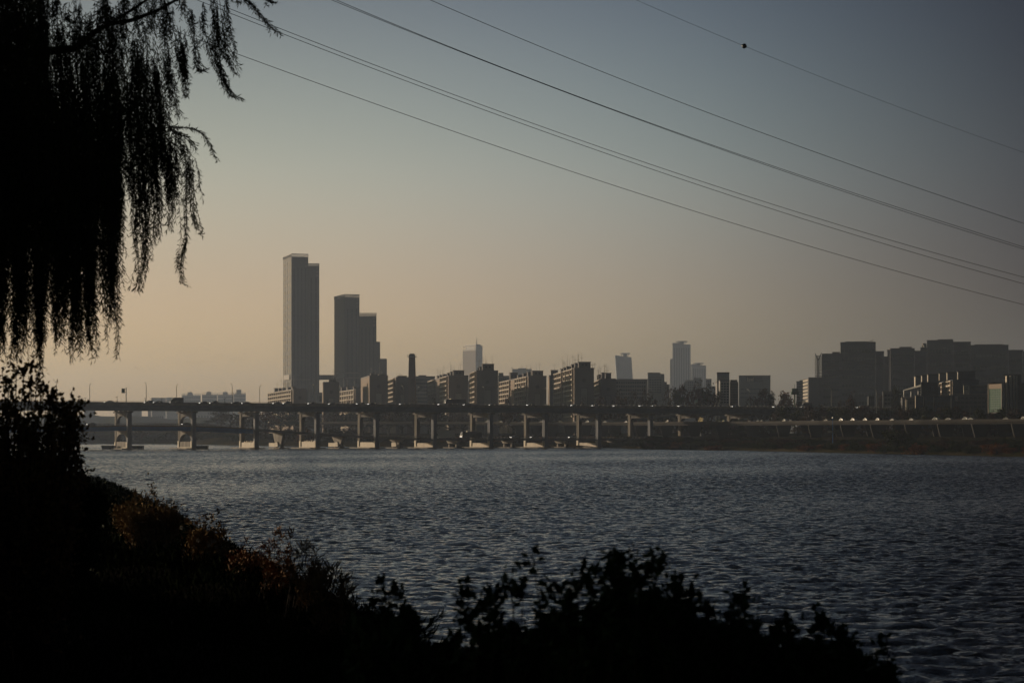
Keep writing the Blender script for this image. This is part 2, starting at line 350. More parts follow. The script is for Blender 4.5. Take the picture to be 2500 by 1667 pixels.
def haunch(mb, k, s0, s1, ca, cb, zc, zt, nseg=8, arch=False):
    """web of the portal between the two columns with an arched underside, lying across the bridge"""
    top = []; bot = []
    span = cb-ca
    for i in range(nseg*2+1):
        t = i/(nseg*2); n = ca+span*t
        e = abs(2*t-1)
        if arch: zz = zt-(zt-zc)*(1-sqrt(max(0, 1-e**2)))
        else:
            q = max(0, (e-.84)/.16); zz = zt-(zt-zc)*q**1.6
        bot.append((n, zz))
    pts = [(ca, zt+1.4)]+[(cb, zt+1.4)]+list(reversed(bot))
    P3 = [bp(k, n, z)+BD*s0 for n, z in pts]
    return mb.poly(P3, BD*(s1-s0))
piers = {}
for k in range(-3, 17):
    onland = k >= 11
    zb = -1.5 if not onland else 2.0
    ft = MB()
    if not onland: bbox(ft, k, -3.6, 4.4, -2.5, 27.5, -1, .55)
    else: bbox(ft, k, -1, 3, -1, 26, 2, 4)
    # cross beam under the girders, wider than the columns, with bearing blocks
    pr = ft.build('pier', 'concrete', br)
    mb = MB(); bbox(mb, k, -.3, 2.3, -1.9, 27, 17.55, 18.25); mb.build('crossbeam', 'concrete_dark', pr)
    for nn in (-1.4, 8.2, 16.2, 25.3): mb = MB(); bbox(mb, k, .2, 1.8, nn, nn+1.2, 18.252, 18.698); mb.build('bearing_block', 'concrete', pr)
    for n0 in (0, 22.4):
        mb = MB(); bbox(mb, k, 0, 2.0, n0, n0+1.05, .2, 17.548); bbox(mb, k, .12, 1.88, n0+1.05, n0+1.55, .2, 17.546); bbox(mb, k, 0, 2.0, n0+1.55, n0+2.6, .2, 17.548)
        mb.build('column', 'column_paint' if n0 == 0 else 'concrete', pr)
    mb = MB(); haunch(mb, k, .35, 1.65, 2.6, 22.4, 12.6 if k < 2 else 14.6, 16.1, arch=k < 2); mb.build('portal_arch', 'concrete_dark', pr)
    if not onland:
        mb = MB()
        if k < 2:
            bbox(mb, k, .1, 1.9, 2.6, 22.4, .552, 3.6)
            wl = mb.build('base_wall', 'concrete', pr)
            mb = MB(); haunch(mb, k, .2, 1.8, 2.6, 22.4, 4.0, 7.4, arch=True); mb.build('lower_arch', 'concrete', pr)
        else:
            zt = {2: 3.2, 3: 3.5, 4: 3.2}.get(k, 2.7)
            bbox(mb, k, .1, 1.9, 2.6, 22.4, .552, zt)
            wl = mb.build('base_wall', 'white_trim' if k in (2, 3, 4) else 'pale_concrete', pr)
            if k in (2, 3):
                for q in range(5): mb = MB(); bbox(mb, k, .4, 1.5, 4+q*3.3, 5.2+q*3.3, zt+.002, zt+.5+.3*(q % 2)); mb.build('concrete_block', 'pale_concrete', pr)
        mb = MB(); bbox(mb, k, -.5, 2.5, 1.2, 23.8, .551, .95); mb.build('ledge', 'pale_concrete', pr)
        for n0 in (-.2, 22.2):
            mb = MB(); bbox(mb, k, -.35, -.003, n0+.3, n0+2.4, .56, 3.9 if k >= 1 else 3.4); mb.build('column_sleeve', 'white_trim', pr)
    piers[k] = pr

# ================================================================ LOWER BRIDGE
LZ = [(-3, 9.2), (-2, 10.2), (-1, 11), (0, 11.6), (1, 11.5), (1.6, 10.9), (2, 10.2), (2.65, 8.8), (3.2, 7.6), (3.9, 6.4), (4.6, 5.5), (5.3, 5.15), (7, 5.05), (12, 5.0)]
def lz(k): return interp(k, [a for a, b in LZ], [b for a, b in LZ])
lb = thing('lower_bridge', bp(1, 12, 0), 'low road bridge threading the piers beneath the grey bridge, humped blue girders at left', 'bridge')
def ribbon(mb, ks, n0, n1, f0, f1):
    """strip along the bridge between k stations whose bottom and top follow f0(k), f1(k)"""
    vs = []
    for k in ks:
        for (n, z) in ((n0, f0(k)), (n1, f0(k)), (n1, f1(k)), (n0, f1(k))): vs.append(tuple(bp(k, n, z)))
    m = len(ks); fs = []
    for i in range(m-1):
        for j in range(4): fs.append((i*4+j, i*4+(j+1) % 4, (i+1)*4+(j+1) % 4, (i+1)*4+j))
    fs += [(3, 2, 1, 0), tuple((m-1)*4+j for j in range(4))]
    return mb.add(vs, fs)
ks = [-3+i*.25 for i in range(57)]
mb = MB(); ribbon(mb, ks, 3.6, 21.4, lambda k: lz(k)-1.0, lambda k: lz(k)-.1); mb.build('deck', 'concrete_dark', lb)
mb = MB(); ribbon(mb, ks, 3.9, 21.1, lambda k: lz(k)-.098, lambda k: lz(k)-.03); mb.build('road_surface', 'asphalt', lb)
ksb = [k for k in ks if k <= 2.01]
for n0 in (3.4, 21.2):
    mb = MB(); ribbon(mb, ksb, n0, n0+.4, lambda k: lz(k)-2.6, lambda k: lz(k)-1.002+.35); mb.build('blue_girder', 'blue_steel', lb)
    mb = MB(); ribbon(mb, ks, n0+.03, n0+.12, lambda k: lz(k)+.85, lambda k: lz(k)+.95); ribbon(mb, ks, n0+.03, n0+.12, lambda k: lz(k)+.4, lambda k: lz(k)+.46)
    for i in range(220):
        k = -3+i*.063
        bbox(mb, k, 0, .1, n0+.02, n0+.14, lz(k)-.1, lz(k)+.86)
    mb.build('railing', 'girder', lb)
for k in [i+.5 for i in range(2, 10)]:
    mb = MB(); c = 12.5
    bbox(mb, k, -2, 3.6, 4.5, 20.5, -1, .5)
    for n0 in (7, 16): bbox(mb, k, .1, 1.5, n0, n0+1.6, .5, 2.1)
    pr = mb.build('pier', 'concrete', lb)
    zt = lz(k)-1.002
    mb = MB(); zc = 1.9; zd = min(3.4, zt-.9)
    pts = [(4.2, zt), (20.8, zt), (20.6, zt-.5), (17.6, zd+.1), (17.0, zc), (15.2, zc), (14.4, zd), (10.6, zd), (9.8, zc), (7.6, zc), (7.2, zd+.1), (4.4, zt-.5)] if zt > 4.2 else [(4.2, zt), (20.8, zt), (18.5, zt-1.6), (6.5, zt-1.6)]
    mb.poly([bp(k, n, z)+BD*(.1) for n, z in pts], BD*1.4); mb.build('hammerhead', 'concrete', pr)
    if k < 5:
        mb = MB(); bbox(mb, k, -2.4, -1.9, 5.2, 19.0 if k < 4 else 12, 1.0, 2.9); bbox(mb, k, -2.38, -1.92, 6.3, 8.6, 2.9, 3.3); mb.build('side_board', 'white_trim', pr)

# ---- fender pontoons lying beside the two leftmost piers
def pontoon(px0, px1, D, label):
    a = at(px0, YH, D); w = (px1-px0)/FPX*D
    t = thing('pontoon', (a.x+w/2, D+1.5, 0), label, 'pontoon', 'dark pontoons beside the bridge piers')
    mb = MB(); z1 = 1.75
    mb.poly([(a.x+.5, D, -.3), (a.x+w, D, -.3), (a.x+w, D, z1-.25), (a.x, D, z1-.25)], (0, 4, 0)); mb.build('hull', 'black', t)
    mb = MB(); mb.box(a.x-.1, D-.1, z1-.249, a.x+w+.1, D+4.1, z1); mb.build('rim', 'girder', t)
    for i in range(4):
        q = a.x+.6+i*(w-1.2)/3; mb = MB(); mb.tube([(q, D+.2, z1), (q, D+.2, z1+.4)], .12); mb.build('bollard', 'rail', t)
pontoon(247, 279, 974, 'dark pontoon left of the pier nearest the left shrub')
pontoon(318, 348, 966, 'dark pontoon just right of the pier nearest the left shrub')
pontoon(478, 506, 972, 'dark pontoon right of the second pier from the left shrub')

# ================================================================ EXPRESSWAY along the far bank
EX = [(2900, 700, 13.2), (2520, 790, 13.3), (2250, 850, 13.3), (2000, 930, 13.5), (1750, 1050, 13.8), (1500, 1170, 14.3), (1150, 1290, 15.2), (900, 1360, 15.8), (650, 1450, 16.2)]
ex_pts = []
for i in range(len(EX)-1):
    for q in range(6):
        t = q/6; a = EX[i]; b_ = EX[i+1]
        ex_pts.append((a[0]+(b_[0]-a[0])*t, a[1]+(b_[1]-a[1])*t, a[2]+(b_[2]-a[2])*t))
def ex_at(px):
    xs = [e[0] for e in EX][::-1]; D = interp(px, xs, [e[1] for e in EX][::-1]); z = interp(px, xs, [e[2] for e in EX][::-1])
    p = at(px, YH, D); return Vector((p.x, p.y, z))
def ex_frame(px):
    a = ex_at(px-12); b_ = ex_at(px+12); d = (b_-a); d.z = 0; d.normalize(); return ex_at(px), d, Vector((-d.y, d.x, 0))
exw = thing('elevated_expressway', ex_at(2000)-Vector((0, 0, 10)), 'grey elevated expressway with solid parapet on slanted piers along the far shore', 'expressway')
def ex_ribbon(mb, n0, n1, z0, z1):
    vs = []
    for (px, D, z) in ex_pts:
        p, d, n = ex_frame(px)
        for (nn, zz) in ((n0, z0), (n1, z0), (n1, z1), (n0, z1)): q = p+n*nn; vs.append((q.x, q.y, p.z+zz))
    m = len(ex_pts); fs = []
    for i in range(m-1):
        for j in range(4): fs.append((i*4+j, i*4+(j+1) % 4, (i+1)*4+(j+1) % 4, (i+1)*4+j))
    fs += [(3, 2, 1, 0), tuple((m-1)*4+j for j in range(4))]
    return mb.add(vs, fs)
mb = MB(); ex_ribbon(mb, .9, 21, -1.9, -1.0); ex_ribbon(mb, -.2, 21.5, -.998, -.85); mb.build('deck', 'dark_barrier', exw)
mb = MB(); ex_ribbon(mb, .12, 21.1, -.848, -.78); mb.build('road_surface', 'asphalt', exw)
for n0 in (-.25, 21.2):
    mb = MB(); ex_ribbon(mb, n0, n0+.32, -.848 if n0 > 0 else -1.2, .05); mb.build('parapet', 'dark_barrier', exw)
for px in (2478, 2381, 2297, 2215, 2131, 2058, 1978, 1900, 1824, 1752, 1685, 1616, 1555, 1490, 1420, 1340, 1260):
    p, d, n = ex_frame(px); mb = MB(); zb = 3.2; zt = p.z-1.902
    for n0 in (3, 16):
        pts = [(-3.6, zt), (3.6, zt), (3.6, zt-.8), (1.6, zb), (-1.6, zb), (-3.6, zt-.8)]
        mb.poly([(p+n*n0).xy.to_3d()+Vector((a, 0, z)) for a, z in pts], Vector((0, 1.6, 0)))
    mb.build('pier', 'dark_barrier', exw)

# ramp dipping between the expressway and the bridge deck
rp = thing('slip_road', at(1700, 1030, 1180), 'curved slip road ramp rising between the expressway and the bridge deck', 'ramp')
RP = [(1440, 1215, 15.2), (1520, 1205, 16.6), (1600, 1200, 18.4), (1680, 1198, 19.6), (1780, 1198, 20.2), (1900, 1205, 20.4)]
def rp_rib(mb, n0, n1, z0, z1):
    vs = []
    for (px, D, z) in RP:
        p = at(px, YH, D)
        for (nn, zz) in ((n0, z0), (n1, z0), (n1, z1), (n0, z1)): vs.append((p.x, p.y+nn, z+zz))
    m = len(RP); fs = [(i*4+j, i*4+(j+1) % 4, (i+1)*4+(j+1) % 4, (i+1)*4+j) for i in range(m-1) for j in range(4)]+[(3, 2, 1, 0), tuple((m-1)*4+j for j in range(4))]
    return mb.add(vs, fs)
mb = MB(); rp_rib(mb, 0, 8, -1.6, -.6); mb.build('deck', 'girder', rp)
mb = MB(); rp_rib(mb, -.2, .1, -.9, .3); mb.build('parapet', 'concrete', rp)
for px in (1500, 1560, 1640, 1730, 1830):
    D = interp(px, [a[0] for a in RP], [a[1] for a in RP]); z = interp(px, [a[0] for a in RP], [a[2] for a in RP]); p = at(px, YH, D)
    mb = MB(); mb.tube([(p.x, p.y+4, 3), (p.x, p.y+4, z-1.6)], .8, 8); mb.build('pier', 'concrete_dark', rp)

# ================================================================ BUILDINGS
GZ = 5.0
def solve_w(A, u, px):
    k = (px-CX)/FPX; return (k*A.y-A.x)/(u.x-k*u.y)
class Frame:
    """box footprint: A near-left corner, u along the front, v going back"""
    def __init__(s, xl, xr, D, depth, xf=None, yaw=0):
        s.A = Vector(((xl-CX)/FPX*D, D, 0))
        if xf is not None:            # far end of the visible left side lands at pixel xf, depth metres away along the side
            k = (xf-CX)/FPX; Y2 = D+depth*.98
            Fp = Vector((k*Y2, Y2, 0)); s.v = (Fp-s.A).normalized(); s.d = (Fp-s.A).length
        else:
            v = s.A.normalized(); a = radians(yaw); s.v = Vector((v.x*cos(a)-v.y*sin(a), v.x*sin(a)+v.y*cos(a), 0)); s.d = depth
        s.u = Vector((s.v.y, -s.v.x, 0)); s.w = solve_w(s.A, s.u, xr)
    def P(s, a, b, z=0): return s.A+s.u*a+s.v*b+Vector((0, 0, z))
    def box(s, mb, a0, a1, b0, b1, z0, z1): return mb.obox(s.P(a0, b0), s.u, s.v, a1-a0, b1-b0, z0, z1)
def grid_parts(fr, root, side, a0, a1, z0, z1, nx, nz, fw, fh, mat, name, t=.12, proud=.03):
    """nx by nz equal panels on the front ('F') or on the left side ('S'); every one an object of its own, sharing one mesh"""
    cw = (a1-a0)/nx; ch = (z1-z0)/nz; w = cw*fw; h = ch*fh; first = None
    for i in range(nx):
        for j in range(nz):
            a = a0+cw*(i+.5)-w/2; z = z0+ch*(j+.5)-h/2
            if side == 'F': p = fr.P(a, -t-proud); e1, e2, l1, l2 = fr.u, fr.v, w, t
            else: p = fr.P(-t-proud, a); e1, e2, l1, l2 = fr.u, fr.v, t, w
            if first is None:
                mb = MB(); mb.obox(p, e1, e2, l1, l2, z, z+h); first = mb.build(name, mat, root); base = Vector((p.x, p.y, z)); fl = Vector(first.location)
            else:
                c = first.copy(); COL.objects.link(c); c.parent = root; c.location = fl+Vector((p.x, p.y, z))-base
    return first
def antenna(root, p, h):
    mb = MB(); mb.tube([p, p+Vector((0, 0, h))], .13, 4, .08)
    if R.random() < .6: mb.tube([p+Vector((-.9, 0, h*.7)), p+Vector((.9, 0, h*.7))], .09, 4)
    mb.build('antenna', 'rail', root)

def apartment(label, xf, xl, xr, yt, D, depth, facades=(), boxes=(), ants=(), floors=13, panel=True, wall='apt_wall', group='slab apartment blocks in a row behind the bridge', side='apt_side'):
    fr = Frame(xl, xr, D, depth, xf); zt = zat(yt, D); c = fr.P(fr.w/2, fr.d/2, GZ)
    t = thing('apartment_block', c, label, 'apartment block', group)
    mb = MB(); fr.box(mb, .06, fr.w, 0, fr.d, GZ-3, zt); mb.build('wall', wall, t)
    mb = MB(); fr.box(mb, 0, .058, .25, fr.d, GZ-3, zt-.3); mb.build('side_wall', side, t)
    mb = MB()
    fr.box(mb, -.1, fr.w+.1, -.1, .25, zt+.002, zt+.9); fr.box(mb, -.1, .25, .252, fr.d, zt+.002, zt+.9); fr.box(mb, fr.w-.25, fr.w+.1, .252, fr.d, zt+.002, zt+.9)
    mb.build('parapet', wall, t)
    fh = (zt-GZ)/floors
    for (f0, f1, nc) in facades:       # fractions of the side length, near to far
        b0, b1 = f0*fr.d, f1*fr.d; cw = (b1-b0)/nc
        nf = min(floors, 9); zb = zt-nf*fh
        grid_parts(fr, t, 'S', b0, b1, zb, zt, nc, nf, .84, .7, 'brown_glass', 'window', .1, .0)
        for j in range(nf+1):
            z = zb+j*fh; mb = MB(); fr.box(mb, -1.1, -.004, b0-.1, b1+.1, z-.18, z+(.75 if j < nf else .35)); mb.build('balcony', 'apt_trim', t)
        for i in range(nc+1):
            b = b0+i*cw; mb = MB(); fr.box(mb, -1.25, -1.102, b-.22, b+.22, zb-.2, zt+.2); fr.box(mb, -1.1, -.15, b-.1, b+.1, zb-.2, zt+.19); mb.build('fin', 'apt_trim', t)
    if panel:
        a0, a1 = fr.w*.34, fr.w*.66; z1 = zt-(zt-GZ)*.28
        mb = MB(); fr.box(mb, a0, a1, -.16, -.004, GZ, z1); pn = mb.build('stair_panel', 'apt_panel', t)
        if fr.w > 9:
            mb = MB(); fr.box(mb, a0-.25, a0-.002, -.22, -.004, GZ, z1+.3); fr.box(mb, a1+.002, a1+.25, -.22, -.004, GZ, z1+.3); fr.box(mb, a0, a1, -.22, -.004, z1+.05, z1+.3); mb.build('panel_frame', 'roofbox', t)
            q = fr.P(fr.w*.5, -.1, z1+(zt-z1)*.42); mb = MB()
            mb.poly([q+fr.u*cos(x*pi/6)*1.3+Vector((0, 0, sin(x*pi/6)*1.3)) for x in range(12)], fr.v*.09); mb.build('emblem', 'roofbox', t)
    for (x0, x1, y) in boxes:
        # find how far back the box stands so that its left edge is where it should be
        aoff = .22*fr.w; lo, hi = .01, .97
        f = lambda q: pxof(fr.P(aoff, q*fr.d))
        if f(lo) < x0: q = lo; aoff = solve_w(fr.P(0, lo*fr.d), fr.u, x0); 
        else:
            for _ in range(24):
                mid = (lo+hi)/2
                if f(mid) > x0: lo = mid
                else: hi = mid
            q = (lo+hi)/2
        P0 = fr.P(aoff, q*fr.d); wbox = solve_w(P0, fr.u, x1); wbox = max(2.5, min(wbox, fr.w*.72)); z1 = zat(y, P0.y)
        mb = MB(); mb.obox(P0, fr.u, fr.v, wbox, 5.5, zt+.003, z1); rb = mb.build('roof_room', 'roofbox', t)
        mb = MB(); mb.obox(P0-fr.u*.3-fr.v*.3, fr.u, fr.v, wbox+.6, 6.1, z1+.002, z1+.3); mb.build('roof_slab', 'roofbox', rb)
        if wbox > 5:
            for e in (.25, .55): mb = MB(); mb.obox(P0+fr.u*wbox*e-fr.v*.1, fr.u, fr.v, wbox*.17, .095, zt+(z1-zt)*.5, zt+(z1-zt)*.75); mb.build('vent', 'glass', rb)
        if R.random() < .85: antenna(t, P0+fr.u*wbox*U(.1, .9)+fr.v*2+Vector((0, 0, z1+.3)), U(4, 9))
    for (x, y) in ants:
        q = Vector(((x-CX)/FPX*(D+6), D+6, zt)); antenna(t, q, zat(y, D+6)-zt)
    return t, fr, zt

AP = 'slab apartment blocks in a row behind the bridge'
apartment('apartment block whose lit balcony front spreads wide at the foot of the tallest tower', 656, 716, 749, 952, 1560, 150, ((.03, .97, 11),), ((671, 679, 948), (681, 688, 948), (690, 697, 947.5), (703, 709, 946), (714, 722, 944)), panel=True, floors=12)
apartment('plain grey apartment block between the two tallest towers', 787, 789, 828, 935, 1480, 40, (), ((803, 821, 925),), ((798, 927),))
apartment('low apartment block with lit top balconies in front of the second tallest tower', 829, 868, 879, 952, 1640, 90, ((.03, .9, 6),), ((834, 839, 946), (848, 853, 945), (864, 869, 944)), panel=False, floors=10)
apartment('tall apartment block with a bare brown side at the right foot of the second tower', 881, 902, 947, 919, 1450, 75, (), ((905, 922, 912), (925, 941, 914)), ((916, 902), (932, 904)))
apartment('narrow grey apartment block just left of the brick chimney', 947, 967, 998, 923, 1500, 85, ((.15, .85, 5),), ((966, 972, 926), (971, 993, 918)), ((975, 910), (980, 912)))
apartment('apartment block right of the chimney with two stepped groups of lit balconies', 1046, 1095, 1143, 919, 1400, 150, ((.03, .34, 5), (.64, .97, 5)), ((1068, 1074, 918), (1074, 1080, 916), (1082, 1093, 914), (1093, 1099, 911), (1100, 1106, 908), (1107, 1133, 904.5)), ((1106, 895), (1110, 892), (1120, 890), (1072, 905), (1080, 902)))
apartment('apartment block directly below the golden office tower with a tall roof room', 1150, 1163, 1216, 907, 1340, 55, ((.04, .96, 5),), ((1167, 1171, 899), (1171, 1176, 896), (1178, 1206, 889)), ((1180, 872), (1185, 869), (1188, 878)))
apartment('apartment block under the pale flat roofed office, two lit balcony groups', 1220, 1290, 1334, 920, 1420, 170, ((.03, .4, 5), (.6, .97, 5)), ((1246, 1264, 910), (1265, 1277, 916), (1278, 1288, 912), (1289, 1299, 909), (1300, 1326, 905.5)), ((1286, 890), (1296, 888), (1309, 886), (1243, 905)))
apartment('tallest of the slab apartment blocks, bright balcony grid and a stair of roof rooms', 1353, 1402, 1450, 901, 1290, 130, ((.03, .45, 4), (.56, .97, 4)), ((1370, 1376, 901), (1377, 1383, 898), (1384, 1395, 895), (1396, 1403, 890), (1404, 1411, 887), (1413, 1442, 884)), ((1376, 880), (1382, 880), (1391, 875), (1404, 869), (1412, 868), (1420, 861), (1446, 886), (1452, 884)))
apartment('short apartment block right of the tallest slab block, lit balconies at its left', 1450, 1467, 1503, 927, 1400, 85, ((.04, .96, 5),), ((1453, 1459, 917), (1461, 1468, 915), (1469, 1477, 910), (1479, 1492, 911)), ((1460, 894), (1466, 897), (1476, 896), (1484, 895)))
apartment('grey apartment block half hidden behind the slab with the pale office above it', 1338, 1341, 1366, 918, 1620, 60, (), ((1345, 1362, 904),), (), panel=False)

# ---- generic building with optional lit left side
def building(name, label, cat, D, blocks, wall, group=None, win=None, strips=None, roof='roofbox', base=GZ):
    """blocks: (xl, xr, ytop, extra depth offset, xf or None, thickness)"""
    b0 = blocks[0]; t = thing(name, at((b0[0]+b0[1])/2, YH, D+b0[5]/2).xy.to_3d()+Vector((0, 0, base)), label, cat, group); frs = []
    for (xl, xr, yt, off, xf, th) in blocks:
        fr = Frame(xl, xr, D+off, th, xf); zt = zat(yt, D+off)
        mb = MB(); fr.box(mb, 0, fr.w, 0, fr.d, base-2, zt); wl = mb.build('wall', wall, t)
        if fr.w > 6:
            mb = MB(); fr.box(mb, -.15, fr.w+.15, -.15, .2, zt+.002, zt+.7); fr.box(mb, -.15, .2, .202, fr.d, zt+.002, zt+.7); fr.box(mb, fr.w-.2, fr.w+.15, .202, fr.d, zt+.002, zt+.7); mb.build('parapet', roof, wl)
        frs.append((fr, zt))
    return t, frs

# tallest tower and its neighbour
def tall_tower(label, D, blocks, side_strips, xband):
    t, frs = building('skyscraper', label, 'skyscraper', D, blocks, 'glass_tower', 'stepped skyscraper pair')
    for i, (fr, zt) in enumerate(frs):
        n = max(2, int(fr.w/4.6)); z0 = 40
        for j in range(n+1):
            a = fr.w*j/n; mb = MB(); fr.box(mb, a-.25, a+.25, -.15, -.003, z0-30, zt); mb.build('mullion', 'glass_tower', t)
        if fr.w > 12: grid_parts(fr, t, 'F', .8, fr.w-.8, z0, zt-12, n, 9, .3, .95, 'glass', 'window_strip', .1, .02)
        if fr.w > 12:
            # open crown frame on the roof
            mb = MB(); H = 4.2
            for q in range(17):
                a = fr.w*q/16
                fr.box(mb, a-.3, a+.3, 0, .6, zt+.003, zt+H-.7); fr.box(mb, a-.3, a+.3, fr.d-.7, fr.d-.1, zt+.003, zt+H-.7)
            fr.box(mb, -.3, fr.w+.3, 0, .6, zt+H-.699, zt+H); fr.box(mb, -.3, fr.w+.3, fr.d-.7, fr.d-.1, zt+H-.699, zt+H)
            for q in range(1, 14): b = fr.d*q/14; fr.box(mb, -.3, .3, b-.3, b+.3, zt+.003, zt+H-.7)
            fr.box(mb, -.3, .3, .6, fr.d-.7, zt+H-.7, zt+H); fr.box(mb, fr.w-.3, fr.w+.3, .6, fr.d-.7, zt+H-.7, zt+H)
            mb.build('roof_crown', 'tower_trim', t)
            for r in range(3):
                mb = MB(); a = fr.w-3.4
                fr.box(mb, a, a+2.6, -.7, -.5, zt-2.6-r*4, zt-.4-r*4); mb.build('crown_opening', 'tower_lit', t)
    return t, frs
tw, frs = tall_tower('tallest skyscraper, slim and grey with an open crown and a lower right wing', 2300, [(712, 752, 628, 0, 691, 44), (752.3, 779, 652, 6, None, 34)], True, None)
fr, zt = frs[0]
for j in range(5):
    b = fr.d*(.1+.2*j); mb = MB(); fr.box(mb, -.4, -.003, b-.5, b+.5, 45, zt); mb.build('side_fin', 'tower_lit', tw)
grid_parts(fr, tw, 'S', fr.d*.05, fr.d*.95, 60, zt-2, 5, 18, .42, .5, 'glass', 'side_window', .15, .02)
mb = MB(); fr.box(mb, -1.2, -.7, fr.d*.15, fr.d*.8, zat(926, 2300), zat(914, 2300)); mb.build('side_panel', 'tower_lit', tw)
mb = MB(); fr.box(mb, 0, fr.w*1.6, -1.1, -.6, zat(927, 2300), zat(925.5, 2300)); mb.build('podium_band', 'tower_trim', tw)
t2, frs2 = tall_tower('second tallest skyscraper stepping down to the right in four grey shafts', 2280, [(842, 877, 727, 0, 816, 42), (877.3, 918.5, 773, 5, None, 34), (918.8, 927.5, 834, 8, None, 26), (927.8, 944, 877, 10, None, 24)], False, None)
fr, zt = frs2[0]; mb = MB(); z0, z1 = zat(923, 2280), zat(911, 2280)
fr.box(mb, -10, fr.w*1.15, -1.0, -.6, z1, z1+.8); fr.box(mb, -10, fr.w*1.15, -1.0, -.6, z0, z0+.8); mb.build('podium_band', 'tower_trim', t2)
# sky bridge
sb = thing('sky_bridge', at(796, 926, 2300), 'dark truss footbridge high between the two tallest skyscrapers', 'footbridge')
a = at(776, 926.5, 2300); b = at(816.5, 926.5, 2300); zb, zt_ = a.z, zat(914.5, 2300)
mb = MB(); mb.box(a.x, a.y+8, zb, b.x, a.y+15, zb+.8); mb.build('walkway', 'tower_dark', sb)
mb = MB(); mb.box(a.x, a.y+8, zt_-.7, b.x, a.y+15, zt_); mb.build('roof', 'tower_dark', sb)
mb = MB(); nn = 9
for i in range(nn):
    x = a.x+(b.x-a.x)*i/nn; x2 = a.x+(b.x-a.x)*(i+1)/nn
    mb.tube([(x, a.y+8.3, zb+.8), (x, a.y+8.3, zt_-.7)], .3, 4); mb.tube([(x, a.y+8.3, zb+.8), (x2, a.y+8.3, zt_-.7)], .22, 4)
mb.build('truss', 'tower_trim', sb)
mb = MB(); mb.box(a.x, a.y+9, zb+.8, b.x, a.y+14, zt_-.71); mb.build('glazing', 'glass', sb)
# vaulted roof building behind
vt = thing('vaulted_hall', at(783, 985, 1900), 'small building with a rounded roof between the skyscrapers', 'building')
mb = MB(); D = 1900; c = at(783, 985, D); r = 7.5/FPX*D
mb.poly([(c.x-r, D, GZ), (c.x+r, D, GZ)]+[(c.x+r*cos(q*pi/10), D, zat(968, D)+r*1.4*sin(q*pi/10)) for q in range(11)], (0, 20, 0)); mb.build('wall', 'far_wall', vt)
mb = MB(); mb.box(c.x-r*.5, D-.3, zat(980, D), c.x+r*.5, D-.003, zat(966, D)); mb.build('window', 'glass', vt)

# chimney
ch = thing('chimney', at(1004, YH, 1400).xy.to_3d()+Vector((0, 0, GZ)), 'tall square brick chimney standing alone right of the skyscrapers', 'chimney')
D = 1400; x0b, x1b, x0t, x1t = 993.5, 1015.5, 998, 1013
zt = zat(871, D); mb = MB()
w0, w1 = [(q-CX)/FPX*D for q in (x0b, x1b)]; w2, w3 = [(q-CX)/FPX*D for q in (x0t, x1t)]
mb.prism([(w0, D), (w1, D), (w1+.6, D+6), (w0-.0, D+6)], GZ-2, zt, [(w2, D+.5), (w3, D+.5), (w3, D+5), (w2, D+5)]); mb.build('shaft', 'brick', ch)
mb = MB(); mb.box(w2-1.0, D-.3, zt+.003, w3+1.0, D+5.8, zt+.4); 
for q in range(7): x = w2-.9+(w3-w2+1.8)*q/6; mb.box(x-.06, D-.28, zt+.402, x+.06, D-.15, zt+1.5)
mb.box(w2-1.0, D-.3, zt+1.502, w3+1.0, D-.12, zt+1.6); mb.build('platform', 'rail', ch)
mb = MB(); mb.box(w2+.1, D+.6, zt+.402, w3-.1, D+4.9, zt+1.5); mb.box(w2+.5, D+.9, zt+1.502, w3-.5, D+4.6, zt+2.3); mb.build('cap', 'black', ch)

def faint(label, D, blocks, wall='far_wall', win=(6, 5), mat='glass', name='apartment_building', cat='building', group=None, vy=None):
    t, frs = building(name, label, cat, D, blocks, wall, group)
    fr, zt = frs[0]
    z0 = zat(vy, D) if vy else zt-(zt-GZ)*.6
    if win: grid_parts(fr, t, 'F', fr.w*.05, fr.w*.95, z0, zt-1.0, win[0], win[1], .62, .5, mat, 'window', .1, .02)
    return t, frs
faint('long grey apartment building directly right of the chimney', 1850, [(1013, 1062, 920, 0, None, 14), (1022, 1040, 917.5, 3, None, 8)], 'far_wall', (9, 7), vy=985)
faint('narrow grey block squeezed just left of the slab under the golden tower', 1700, [(1143.5, 1150.5, 929, 0, None, 20), (1146, 1150, 925, 2, None, 8)], 'apt_wall', (2, 9), vy=985)
faint('grey block right behind the roof of the slab under the golden tower', 1900, [(1216.5, 1247, 919, 0, None, 20), (1217, 1229, 910, 2, None, 12)], 'far_wall', (6, 6), vy=960)
faint('pale flat roofed office rising behind the apartment roofs, faded by haze', 3900, [(1251, 1298, 901.5, 0, None, 40), (1265, 1284, 899.5, 4, None, 20)], 'far_wall', (8, 2), name='office_building')
faint('flat grey residential building with faint window bays right of the short slab block', 1800, [(1500, 1581, 927, 0, None, 20), (1512, 1516, 925, 4, None, 6), (1536, 1541, 925.5, 4, None, 6)], 'apt_wall', (13, 5), vy=975)
faint('grey tower block with a broad roof room left of the tall twin towers', 2050, [(1583, 1617, 922, 0, None, 24), (1581.5, 1612, 911, 3, None, 18), (1612.3, 1622, 912.5, 5, None, 16), (1617, 1628, 932, 2, None, 20), (1628, 1635, 938, 3, None, 20)], 'far_wall', (5, 6), vy=960)
faint('dark apartment building with a square roof block and a lit left edge', 1400, [(1758, 1781, 930, 0, 1747, 60), (1750.5, 1780.5, 911, 18, None, 14)], 'apt_panel', (3, 8), vy=985)
faint('brown grey building adjoining the dark one with the square roof block', 1440, [(1782, 1802.5, 932, 0, None, 30), (1783, 1800, 927, 6, None, 16)], 'brick', (4, 8), vy=985)
